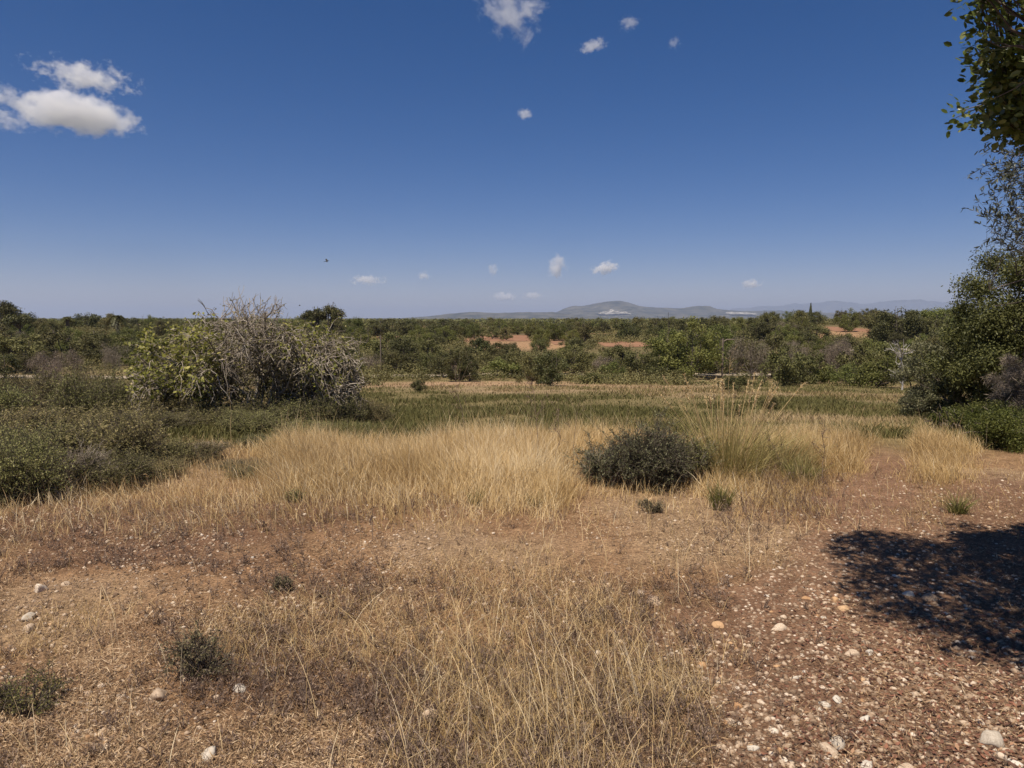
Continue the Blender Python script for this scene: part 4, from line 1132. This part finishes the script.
L_ = [ # px, Y, width px, top y, label, variant, material
 (28, 21, 70, 382, 'rounded dark green shrub at far left, beside the brown earth gap', 0, 'shrub'),
 (-8, 14, 90, 402, 'dark shrub cut off by the left edge, level with the earth gap', 1, 'shrub'),
 (70, 19, 84, 380, 'dark shrub behind the brown earth gap, topped by sandy ground', 2, 'shrub'),
 (98, 15, 96, 386, 'wide bushy green shrub left of the fig tree', 1, 'shrub'),
 (96, 12.5, 100, 396, 'olive-green shrub in the second row, right of the brown earth gap', 3, 'shrub'),
 (165, 12.0, 90, 410, 'shrub under the fig tree leafy left side', 0, 'shrub'),
 (150, 10.4, 110, 418, 'grey-green shrub in the left mass, below the fig tree left side', 2, 'shrub'),
 (75, 10.2, 120, 422, 'broad grey-green shrub in the middle of the left mass', 0, 'shrub'),
 (10, 9.6, 130, 424, 'dull olive shrub at the left edge, below the earth gap', 3, 'shrub'),
 (40, 7.6, 150, 436, 'large twiggy grey shrub low in the left mass', 2, 'shrub'),
 (118, 7.9, 130, 436, 'twiggy grey-green shrub at the front of the left mass', 1, 'shrub'),
 (-10, 6.7, 120, 448, 'grey shrub at the left edge, lowest of the left mass', 0, 'shrub'),
 (162, 8.2, 84, 444, 'small dark shrub at the right front of the left mass', 3, 'shrub'),
 (62, 6.9, 110, 462, 'low dead-looking grey-brown shrub at the front of the left mass', 5, 'dry'),
 (225, 11.6, 100, 408, 'grass-green shrub in front of the fig tree trunk', 1, 'shrub'),
 (275, 11.8, 96, 406, 'soft green shrub in front of the fig tree, right of its middle', 0, 'shrub'),
 (330, 12.0, 84, 404, 'green shrub under the right end of the fig tree', 2, 'shrub'),
 (372, 12.6, 50, 405, 'small green shrub off the right foot of the fig tree', 3, 'shrub'),
 (205, 9.2, 60, 446, 'small brownish shrub between the left mass and the golden grass', 5, 'dry'),
 (238, 8.1, 66, 462, 'small dark shrub standing in straw left of the golden grass', 4, 'shrub'),
 (296, 9.0, 70, 440, 'low dark shrub partly sunk in the golden grass below the fig tree', 4, 'shrub'),
 (262, 9.3, 50, 440, 'little dark shrub left of the one sunk in golden grass', 0, 'shrub'),
 (18, 6.35, 100, 462, 'front-most low olive shrub at the left edge, reaching onto the slope', 3, 'shrub'),
 (112, 7.0, 96, 458, 'low olive shrub at the front of the left mass, right of the dead-looking one', 1, 'shrub'),
 (158, 7.5, 70, 462, 'small low shrub in straw at the front right of the left mass', 2, 'shrub'),
 (196, 8.4, 70, 446, 'olive-grey shrub between the left mass and the dark shrub in straw', 0, 'shrub'),
 (250, 7.5, 54, 468, 'little dark shrub below the one standing in straw', 4, 'shrub'),
 (300, 10.6, 80, 424, 'green shrub between the fig tree and the golden grass', 1, 'shrub'),
 (345, 10.8, 70, 428, 'low green shrub at the back corner of the golden grass', 2, 'shrub'),
 (250, 10.6, 80, 420, 'green shrub below the middle of the fig tree', 3, 'shrub'),
]
for px, Y, w, yt, lab, vi, mt in L_: put_shrub(px, Y, w, yt, lab, vi, mt)

# the dark shrub in the middle of the picture
sm, fm = shrub('dark_shrub', 61, 1.0, .66, 60, 800, 3000, 26000, .028, .28, upright=.62, spread=.5, stem_r=.005)
thing('dark_shrub', 'dense dark grey-green shrub in the golden grass at the centre', 'shrub', P3(648, 7.1), 0, (.84, .85, .84), [('stems', sm, M['bark']), ('foliage', fm, M['rosemary'])])
sm, fm = shrub('dark_shrub', 62, .62, .36, 40, 240, 900, 9000, .024, .26, upright=.7, spread=.38, stem_r=.004)
thing('dark_shrub', 'low dark shrub hugging the left side of the dense central one', 'shrub', P3(604, 7.2), 0, 1, [('stems', sm, M['figbark']), ('foliage', fm, M['rosemary'])])
sm, fm = shrub('dark_shrub', 63, .5, .42, 34, 240, 900, 8000, .026, .3, upright=.7, spread=.38, stem_r=.004)
thing('dark_shrub', 'small green shrub between the dense central shrub and the pale tall grass', 'shrub', P3(690, 7.3), 0, 1, [('stems', sm, M['figbark']), ('foliage', fm, M['shrub'])])

def grass_clump(name, label, px, Y, rad, hmin, hmax, n, wid, mat, lean=(.2, .6), heads=0, group=None, var0=.5):
    x, y, z = P3(px, Y)
    a = r.random(n) * 6.283; q = r.random(n) ** .6
    B = np.stack([np.cos(a) * q * rad, np.sin(a) * q * rad, 0 * a - .01], 1)
    h = hmin + (hmax - hmin) * r.random(n) ** 1.8
    az = a + r.normal(size=n) * .5
    mb = MB(); blades(mb, B, h, wid * (.6 + .8 * r.random(n)), (lean[0] + (lean[1] - lean[0]) * r.random(n)) * (.4 + q), az, r, np.clip(var0 + .2 * r.normal(size=n), 0, 1), 5)
    ps = [('blades', mb.mesh('blades'), M[mat])]
    if heads:
        m = heads; aa = r.random(m) * 6.283; el = np.clip(r.normal(1.33, .13, m), .8, 1.57)
        d = np.stack([np.cos(aa) * np.cos(el), np.sin(aa) * np.cos(el), np.sin(el)], 1)
        C_ = curves(np.stack([np.cos(aa) * rad * .4, np.sin(aa) * rad * .4, 0 * aa], 1), d, hmax * (.85 + .35 * r.random(m)), d * np.array([.35, .35, -.06]) * hmax, 7)
        mb = MB(); tubes(mb, C_, .0032, .0022, 4, np.full(m, .7))
        Pp, T, _ = along(r, C_, m * 34, .84)
        leaves(mb, Pp, rdir(r, m * 34), .030, .25, r, np.clip(r.normal(.75, .15, m * 34), 0, 1), nrm(T + rdir(r, m * 34) * .45))
        ps.append(('seed_stalks', mb.mesh('seed_stalks'), M['golden']))
    return thing(name, label, 'grass', (x, y, z), 0, 1, ps, group)
grass_clump('grass_clump', 'tall pale yellow-green grass clump with arching seed stalks, right of the central shrub', 726, 7.5, .36, .22, .95, 1500, .0045, 'palegrass', (.1, 1.0), 34, None, .42)
grass_clump('grass_clump', 'shorter yellow-green grass clump just right of the tall one', 775, 7.9, .36, .12, .50, 1700, .005, 'tuft', (.2, .9), 0, None, .85)
grass_clump('grass_tuft', 'small green rush tuft in straw below the tall grass clump', 720, 6.15, .075, .12, .30, 420, .0045, 'tuft', (.15, .5), 0, None, .35)
grass_clump('grass_tuft', 'spiky olive tuft on bare ground above the tree shadow', 958, 6.1, .06, .10, .25, 240, .005, 'tuft', (.3, .9), 0, None, .35)
grass_clump('grass_tuft', 'green leafy tuft standing in the golden grass left of centre', 482, 8.9, .10, .15, .34, 500, .006, 'tuft', (.3, .7), 0, None, .4)
grass_clump('grass_tuft', 'yellow-green tuft in the golden grass above the green rush tuft', 800, 7.2, .14, .12, .36, 700, .005, 'tuft', (.2, .7), 0, None, .6)
grass_clump('grass_tuft', 'thin green tuft below the golden grass, left of centre', 475, 6.3, .05, .08, .22, 140, .004, 'tuft', (.2, .6), 0, None, .35)
grass_clump('grass_tuft', 'thin dark tuft right of the thin green one at mid slope', 535, 6.3, .06, .06, .18, 160, .004, 'tuft', (.3, .7), 0, None, .15)
def weed(label, px, Y, w, h, seed, mat, n=2600, ls=.014, asp=.4):
    sm, fm = shrub('weed', seed, w, h, 26, 160, 500, n, ls, asp, upright=.6, spread=.5, stem_r=.0022)
    thing('weed', label, 'plant', P3(px, Y), 0, 1, [('stems', sm, M['bark']), ('foliage', fm, M[mat])], None)
weed('dark brownish-green weed in the lower left foreground', 200, 3.22, .34, .20, 71, 'weed', 2000)
weed('low green weed by the lower left corner', 28, 2.95, .34, .15, 72, 'tuft', 2600, .010, .4)
weed('small dark green weed alone on the slope below the golden grass', 293, 6.3, .22, .10, 73, 'shrub', 1600, .014)
weed('tiny grey-green weed on the left slope, left of centre', 283, 4.3, .15, .08, 74, 'weed', 700)
weed('olive weed in the middle of the straw, right of centre', 650, 6.0, .3, .10, 76, 'weed', 1200)

# brown dead stalks rising from the grass
def stalk(px, Y, ytop, label, seed, lean=0., mat='brown', br=9, rad=.0035):
    rr = np.random.default_rng(seed); x, y, z = P3(px, Y); h = float(ray(px, ytop, Y)[2]) - z
    T = curves(np.array([[0, 0, -.02]]), nrm(np.array([[lean, .05, 1.]])), np.array([h]), np.array([[lean * h * .4, 0, 0]]), 6, rr, .012)
    mb = MB(); tubes(mb, T, rad, rad * .5, 4, np.array([.8])); tm = mb.mesh('stem')
    A, _ = sub(rr, T, br, .45, .45, h * .22, (0, 0, .04), 4, .04); B, _ = sub(rr, A, br * 3, .3, .5, h * .07, (0, 0, .01), 3, .05)
    mb = MB(); tubes(mb, A, rad * .5, rad * .3, 3, rr.random(br)); tubes(mb, B, rad * .35, rad * .25, 3, rr.random(br * 3))
    n = br * 16; Pp, TT, _ = along(rr, B, n, .2); leaves(mb, Pp, rdir(rr, n), .011, .6, rr, rr.random(n), nrm(TT + rdir(rr, n)))
    thing('dry_stalk', label, 'stalk', (x, y, z), 0, 1, [('stem', tm, M[mat]), ('branches', mb.mesh('branches'), M[mat])], 'dead flower stalks')
for a in [(470, 8.0, 372, 'forked dead stalk rising left of the central stalks, above the meadow', 1, -.12), (541, 7.4, 386, 'tall brown dead stalk left of the central shrub, leftmost of three', 2, -.06), (556, 7.3, 408, 'brown dead stalk left of the central shrub, middle of three', 3, .03),
          (572, 7.5, 400, 'thin brown dead stalk left of the central shrub, rightmost of three', 4, .05), (822, 7.0, 424, 'reddish-brown dead stalk standing in the grass left of the trail', 5, .02), (786, 7.4, 425, 'leaning dead stalk right of the tall grass clump', 6, -.35),
          (728, 9.0, 355, 'straight pale stalk rising behind the tall grass clump', 7, .0), (232, 9.6, 392, 'tall pale dead stalk in front of the fig tree', 8, -.04), (372, 5.2, 508, 'thin brown dead stalk on the mid slope, below the golden grass', 9, .02),
          (296, 4.4, 562, 'thin pale dead stalk on the left slope', 10, .0), (263, 5.4, 520, 'short brown dead stalk left of the small dark green weed', 11, .05), (876, 5.1, 562, 'thin pale stalk standing at the edge of the tree shadow', 12, .15),
          (64, 6.0, 500, 'pale dry stalk in front of the left shrubs', 13, -.06), (160, 6.3, 478, 'leaning pale stalk in front of the left shrubs', 14, -.4)]:
    stalk(*a[:3], a[3], a[4], a[5], mat='golden' if 'pale' in a[3] else 'brown', br=3 if 'thin' in a[3] or 'pale' in a[3] else 9, rad=.0025 if 'thin' in a[3] else .0035)

# ------------------------------------------------------------------ the twiggy fig tree
def fig():
    rr = np.random.default_rng(5); Y0 = 13.0; k = Y0 / F
    x0, y0, z0 = P3(245, Y0)
    def loc(px, py, dy=0.):
        X_, _, Z_ = ray(px, py, Y0 + dy); return np.array([X_ - x0, dy, Z_ - z0])
    # mound crests (px, py, spread px, depth)
    crest = [(150, 352, 22), (165, 340, 24), (182, 330, 20), (200, 336, 26), (222, 318, 20), (240, 308, 26), (258, 312, 24), (280, 328, 26), (300, 322, 26), (320, 330, 24), (340, 345, 22), (354, 368, 16), (140, 372, 16), (205, 312, 20), (272, 315, 20)]
    T = []; bases = [loc(p, 418, d) for p, d in ((205, .2), (228, -.2), (250, .3), (262, -.3), (285, .1), (310, 0.), (185, 0.))]
    for b in bases: b[2] = -.03
    ns = 95
    st = []; en = []
    for i in range(ns):
        c = crest[rr.integers(0, len(crest))]
        e = loc(c[0] + np.clip(rr.normal(), -1.2, 1.2) * c[2] * .5, c[1] + abs(rr.normal()) * 14 - 2, rr.uniform(-1.1, 1.1))
        d = [np.linalg.norm((b - e)[:2]) for b in bases]
        st.append(bases[int(np.argsort(d)[rr.integers(0, 3)])] + rr.normal(size=3) * [.12, .15, 0]); en.append(e)
    st = np.array(st); en = np.array(en); d = en - st; L = np.linalg.norm(d, axis=1)
    d0 = nrm(d * np.array([.55, .55, 1.5]))
    ST = curves(st, d0, L, d - d0 * L[:, None], 9, rr, .022)
    A, _ = sub(rr, ST, 650, .35, .55, .32, (0, 0, -.10), 6, .05)
    up = A[..., 2].max(1) > 0
    B, _ = sub(rr, A, 2600, .15, .6, .26, (0, 0, -.16), 5, .07)
    ends, _ = sub(rr, ST, 2100, .62, .65, .32, (0, 0, -.42), 6, .035)       # drooping curtains
    hang, _ = sub(rr, ends, 3600, .3, .5, .22, (0, 0, -.22), 4, .06)
    def trim(Q):
        qx, qy = proj(Q[..., 0] + x0, Q[..., 1] + y0, Q[..., 2] + z0)
        lim = 366 + 6 * np.sin(qy * .3)
        return Q[((qx < lim) & (qx > 126 + 5 * np.sin(qy * .4))).all(1)]
    ST, A, B, ends, hang = [trim(Q) for Q in (ST, A, B, ends, hang)]; ns = len(ST)
    for Q in (A, B, ends, hang): Q[..., 2] = np.maximum(Q[..., 2], .02)
    # upright bare shoots over the crest
    m = 34; cpx = rr.uniform(206, 276, m); cb = np.array([loc(a, 326 + rr.uniform(-6, 10), rr.uniform(-.4, .4)) for a in cpx]); ce = np.array([loc(a + rr.normal() * 10, rr.uniform(296, 312), rr.uniform(-.5, .5)) for a in cpx])
    dd = ce - cb; SHT = curves(cb, nrm(dd), np.linalg.norm(dd, axis=1), rr.normal(size=(m, 3)) * .05, 6, rr, .03)
    sht2, _ = sub(rr, SHT, 130, .3, .4, .14, (0, 0, .04), 4, .05)
    trunk = MB(); tubes(trunk, ST, .024 + .014 * rr.random(ns), .008, 5, .35 + .5 * rr.random(ns))
    tw = MB()
    tubes(tw, A, .0075, .0045, 4, np.clip(rr.normal(.6, .25, len(A)), 0, 1)); tubes(tw, B, .0048, .0028, 3, np.clip(rr.normal(.55, .28, len(B)), 0, 1))
    tubes(tw, ends, .007, .004, 4, np.clip(rr.normal(.6, .28, len(ends)), 0, 1)); tubes(tw, hang, .0045, .003, 3, np.clip(rr.normal(.5, .28, len(hang)), 0, 1))
    tubes(tw, SHT, .009, .005, 4, np.full(m, .75)); tubes(tw, sht2, .0045, .003, 3, np.full(130, .7))
    # leaves: dense on the left mound, patches elsewhere
    allc = [A, B, ends, hang]; fm_ = MB()
    Pp = []; Tt = []
    for Q, n in ((A, 9000), (B, 26000), (ends, 9000), (hang, 12000)):
        a_, t_, _ = along(rr, Q, n, .2); Pp.append(a_); Tt.append(t_)
    Pp = np.concatenate(Pp); Tt = np.concatenate(Tt)
    wpx, wpy = proj(Pp[:, 0] + x0, Pp[:, 1] + y0, Pp[:, 2] + z0)
    cl = fbm(Pp[:, 0] * 2.6 + 3, Pp[:, 2] * 2.6, 900, 3)
    g = (1 - ss(195, 230, wpx)) * (.5 + 1.4 * (cl - .3)) + ss(275, 300, wpx) * ss(.45, .62, cl) * .26 + .06 * ss(.5, .65, cl)
    g = g * (1 - .5 * ss(370, 410, wpy))
    kk = rr.random(len(Pp)) < np.clip(g, 0, 1) * .75
    Pp = Pp[kk]; Tt = Tt[kk]; n = len(Pp)
    leaves(fm_, Pp, nrm(rdir(rr, n) + np.array([0, -.2, .6])), .04 + .04 * rr.random(n), .75, rr, np.clip(rr.normal(.42, .28, n), 0, 1), nrm(Tt + rdir(rr, n)), True)
    # fine grey-green undergrowth of small leaves inside
    sP, sT, _ = along(rr, np.concatenate([ST, ST]), 17000, .12); sP = sP + rr.normal(size=sP.shape) * [.18, .22, .15]; sP[:, 2] = np.maximum(sP[:, 2], .02)
    und = MB(); leaves(und, sP, nrm(rdir(rr, len(sP)) + [0, 0, .3]), .05, .45, rr, np.clip(rr.normal(.4, .25, len(sP)), 0, 1))
    thing('fig_tree', 'sprawling half-bare fig tree with drooping grey twigs and yellow-green leaves', 'tree', (x0, y0, z0), 0, 1,
          [('stems', trunk.mesh('stems'), M['figbark']), ('twigs', tw.mesh('twigs'), M['figbark']), ('leaves', fm_.mesh('leaves'), M['fig']), ('inner_foliage', und.mesh('inner'), M['shrub'])])
fig()
# grey dead branches left of the fig crest
# ------------------------------------------------------------------ right side
def bigbush(px, Y, w, ytop, seed, label, mat, name, nleaf=26000, lsize=.045, asp=.4, trunk_h=.25, cat='tree', nclump=60, rcs=(.22, .42), parts=('trunk', 'crown'), Rd=None):
    x, y, z = P3(px, Y); h = float(ray(px, ytop, Y)[2]) - z; R = w / F * Y / 2
    tm, cm = crown_tree(name, seed, Ht=h, R=R, trunk_h=trunk_h, nclump=nclump, nleaf=nleaf, lsize=lsize, lasp=asp, mat=mat, rc=rcs, trunk_r=.07)
    return thing(name, label, cat, (x, y, z), 0, 1, [(parts[0], tm, M['bark']), (parts[1], cm, M[mat])])
bigbush(1032, 14.5, 172, 226, 81, 'tall rounded dark evergreen tree at the right edge, above the grey twiggy bush', 'oak', 'evergreen_tree', 150000, .05, .5, .3, 'tree', 150, (.22, .36))
bigbush(935, 16.5, 66, 336, 82, 'dark blue-green round bush with feathery sprays, left of the tall right-edge tree', 'rosemary', 'round_bush', 26000, .055, .22, .12, 'bush', 60, (.3, .5), ('stems', 'foliage'))
bigbush(972, 15.2, 70, 345, 83, 'very dark bush in the hollow under the tall right-edge tree', 'dark', 'dark_bush', 20000, .05, .4, .12, 'bush', 50, (.3, .5), ('stems', 'foliage'))
bigbush(1022, 11.5, 62, 350, 84, 'bare grey twiggy bush at the right edge, above the low fresh green shrub', 'dry', 'twiggy_bush', 20000, .075, .07, .15, 'bush', 50, (.3, .55), ('stems', 'twigs'))
bigbush(918, 18.0, 36, 392, 85, 'low dark bush at the foot of the round blue-green one', 'rosemary', 'low_bush', 7000, .045, .3, .1, 'bush', 26, (.3, .5), ('stems', 'foliage'))
bigbush(1046, 9.2, 150, 413, 86, 'low spreading fresh green shrub at the right edge beside bare ground', 'mastic', 'low_green_shrub', 42000, .026, .45, .06, 'shrub', 70, (.25, .4), ('stems', 'foliage'))
bigbush(960, 10.4, 62, 408, 87, 'small yellow-green shrub left of the low spreading fresh green one', 'mastic', 'small_shrub', 11000, .028, .35, .06, 'shrub', 36, (.25, .45), ('stems', 'foliage'))
bigbush(990, 11.2, 70, 404, 88, 'olive-green shrub behind the low spreading fresh green one', 'bright', 'olive_green_shrub', 12000, .03, .35, .06, 'shrub', 36, (.25, .45), ('stems', 'foliage'))

# the overhanging tree: trunk out of the frame to the right, its shade on the path
def shade_ok(P):
    """keep foliage that is out of the picture or in its right margin, and whose shade falls where the photograph has shade"""
    t = P[:, 2] / S[2]; gx = P[:, 0] - S[0] * t; gy = P[:, 1] - S[1] * t
    sx, sy = proj(gx, gy, 0 * gx)
    ed = (fbm(gx * 3, gy * 3, 950, 3) - .5) * 60
    top = np.interp(sx, [820, 850, 900, 960, 1030], [548, 538, 534, 530, 528]); bot = np.interp(sx, [820, 850, 890, 940, 1030], [562, 600, 655, 698, 708])
    ins = (sx > 832 + ed * .4) & (sy > top + ed * .3) & (sy < bot + ed * .6)
    outside = (sx > 1040) | (sy > 800) | (gy < 1.5)
    return ins, outside
def vis(P):
    px, py = proj(P[:, 0], P[:, 1], P[:, 2]); return (px > -20) & (px < 1044) & (py > -25) & (py < 790) & (P[:, 1] > .3), px, py
def overhang():
    rr = np.random.default_rng(31)
    base = np.array([4.9, 4.3, float(H(4.9, 4.3))])
    n = 160000
    P = np.stack([rr.uniform(.6, 7.6, n), rr.uniform(1.0, 7.2, n), rr.uniform(2.4, 6.2, n)], 1)
    e = ((P[:, 0] - 4.3) / 3.6) ** 2 + ((P[:, 1] - 3.9) / 3.1) ** 2 + ((P[:, 2] - 3.7) / 2.3) ** 2
    ins, outs = shade_ok(P); v, px, py = vis(P)
    nz = (fbm(py * .035, P[:, 1] * .8, 960, 3) - .5)
    edge = np.interp(py, [-30, 20, 60, 100, 128, 135], [972, 966, 972, 982, 950, 1060])
    okv = ~v | ((px > edge + 10 + nz * 34) & (py < 134) & (P[:, 1] > 3.6) & (P[:, 1] < 5.6))
    k = (e < 1.0) & (ins | (outs & (rr.random(n) < .5))) & okv
    tl = (P[:, 2] - 3.3) / S[2]; lx = P[:, 0] - S[0] * tl; ly = P[:, 1] - S[1] * tl
    blk = (tl > .1) & (lx > 2.2) & (lx < 3.5) & (ly > 3.5) & (ly < 5.5) & (rr.random(n) < .9)
    k &= ~blk; C1 = P[k & ins][:8000]; C2 = P[k & ~ins][:1700]
    n3 = 2600; px3 = rr.uniform(966, 1075, n3); py3 = rr.uniform(-28, 132, n3); Y3 = rr.uniform(4.0, 5.3, n3); q3 = ray(px3, py3, Y3); P3_ = np.stack([q3[0], Y3, q3[2]], 1)
    e3 = np.interp(py3, [-30, 20, 60, 100, 128, 135], [966, 962, 974, 982, 985, 1020]); cl3 = fbm(P3_[:, 0] * 3.2, P3_[:, 2] * 3.2, 961, 3)
    k3 = (px3 > e3 + 8 + (cl3 - .5) * 30) & (cl3 > .48) & shade_ok(P3_)[0]
    C = np.concatenate([C1, C2, P3_[k3][:520]])
    # sprig that reaches out lowest on the left
    sp_ = []
    for a, b in ((952, 118), (958, 112), (966, 116), (975, 122), (984, 116), (990, 108), (968, 66), (972, 46), (980, 92), (986, 78), (994, 100), (1002, 118)):
        q = ray(a + 4, b, 4.55 + rr.normal() * .08); sp_.append([q[0], q[1], q[2]])
    C = np.concatenate([C, np.array(sp_)])
    m = len(C); k_ = 14
    trunk = MB()
    T = curves(base[None] - [0, 0, .2], np.array([[-.05, 0, 1.]]), np.array([2.3]), np.array([[.1, .0, 0]]), 8, rr, .01); tubes(trunk, T, .24, .17, 10, np.array([.5]))
    top = T[0, -2]
    far = C[rr.choice(m - 12, 60, replace=False)]
    d = far - top; L = np.linalg.norm(d, axis=1); d0 = nrm(d * [1, 1, .5] + [0, 0, .6])
    LB = curves(np.tile(top, (60, 1)), d0, L, d - d0 * L[:, None], 10, rr, .012)
    pl = proj(LB[..., 0], LB[..., 1], LB[..., 2]); bad = ((pl[0] > -20) & (((pl[0] < 985) & (pl[1] > -10)) | ((pl[0] < 1035) & (pl[1] > 105))) & (pl[1] < 780)).any(1); LB = LB[~bad]
    tubes(trunk, LB, .055, .008, 6, rr.random(len(LB)))
    lp = LB[:, 3:].reshape(-1, 3)
    j = np.array([np.argmin(((lp - c) ** 2).sum(1) + rr.random(len(lp)) * .05) for c in C])
    dd = C - lp[j]; L2 = np.linalg.norm(dd, axis=1)
    TW = curves(lp[j], nrm(dd), L2, np.tile([[0, 0, .05]], (m, 1)) * L2[:, None], 5, rr, .02)
    ok_ = L2 < .9; tubes(trunk, TW[ok_], .006, .0025, 3, rr.random(int(ok_.sum())))
    Lp = np.repeat(C, k_, 0) + rr.normal(size=(m * k_, 3)) * .048
    n = len(Lp); D = nrm(Lp - np.repeat(C, k_, 0) + rdir(rr, n) * .03); lowv = (Lp[:, 2] < 3.75)[:, None]; N = nrm(rdir(rr, n) * .8 + np.where(lowv, [-.25, -.75, .6], [-.15, -.2, .8]))
    v2, px2, py2 = vis(Lp); kk = ~(v2 & (px2 < 947)); Lp, D, N = Lp[kk], D[kk], N[kk]; n = len(Lp)
    mb = MB(); leaves(mb, Lp, N, .030 + .024 * rr.random(n), .60, rr, np.clip(rr.normal(.45, .22, n), 0, 1), D, True)
    thing('carob_tree', 'broad-leaved tree overhanging the upper right corner and shading the path', 'tree', (0, 0, 0), 0, 1, [('trunk', trunk.mesh('carob_trunk'), M['bark']), ('crown', mb.mesh('carob_crown'), M['carob'])])
overhang()
def olive_branch():
    rr = np.random.default_rng(33)
    bx, by = 10.2, 10.3; base = np.array([bx, by, float(H(bx, by))])
    n = 9000
    px = rr.uniform(968, 1130, n); py = rr.uniform(128, 262, n); Y = rr.uniform(8.8, 10.6, n)
    X_, _, Z_ = ray(px, py, Y)
    edge = np.interp(py, [125, 150, 165, 185, 205, 232, 252, 262], [1002, 985, 980, 1000, 992, 976, 1004, 1030])
    nz = (fbm(py * .06, Y * 1.5, 970, 3) - .5) * 40
    k = px > edge + 6 + nz
    dens = ss(0, 60, px - edge); k &= rr.random(n) < .25 + .75 * dens
    C = np.stack([X_, Y, Z_], 1)[k][:520]
    m = len(C); trunk = MB()
    T = curves(base[None] - [0, 0, .2], np.array([[0., 0, 1.]]), np.array([1.9]), np.array([[.1, .0, 0]]), 8, rr, .01); tubes(trunk, T, .17, .12, 9, np.array([.5]))
    top = T[0, -1]; far = C[rr.choice(m, 16, replace=False)]; d = far - top; L = np.linalg.norm(d, axis=1); d0 = nrm(d * [1, 1, .7] + [0, 0, .5])
    LB = curves(np.tile(top, (16, 1)), d0, L, d - d0 * L[:, None], 9, rr, .012); tubes(trunk, LB, .03, .006, 5, rr.random(16))
    lp = LB[:, 3:].reshape(-1, 3); j = np.array([np.argmin(((lp - c) ** 2).sum(1)) for c in C]); dd = C - lp[j]; L2 = np.linalg.norm(dd, axis=1)
    TW = curves(lp[j], nrm(dd), L2, np.tile([[0, 0, -.1]], (m, 1)) * L2[:, None], 5, rr, .02); tubes(trunk, TW, .004, .0018, 3, rr.random(m))
    sp2 = curves(C, nrm(dd + rdir(rr, m) * .3 * L2[:, None] + [-.05, 0, .0]), np.full(m, .34), np.tile([[0, 0, -.03]], (m, 1)), 4, rr, .03); tubes(trunk, sp2, .002, .001, 3, rr.random(m))
    Pp, TT, _ = along(rr, sp2, m * 17, .02); n = len(Pp)
    mb = MB(); leaves(mb, Pp, nrm(rdir(rr, n) + [0, 0, .5]), .058 + .024 * rr.random(n), .25, rr, np.clip(rr.normal(.45, .22, n), 0, 1), nrm(TT * .8 + rdir(rr, n) * .7), True)
    thing('wild_olive_tree', 'small-leaved olive branches against the sky below the overhanging tree at right', 'tree', (0, 0, 0), 0, 1, [('trunk', trunk.mesh('wild_olive_trunk'), M['bark']), ('crown', mb.mesh('wild_olive_crown'), M['oliveleaf'])])
olive_branch()
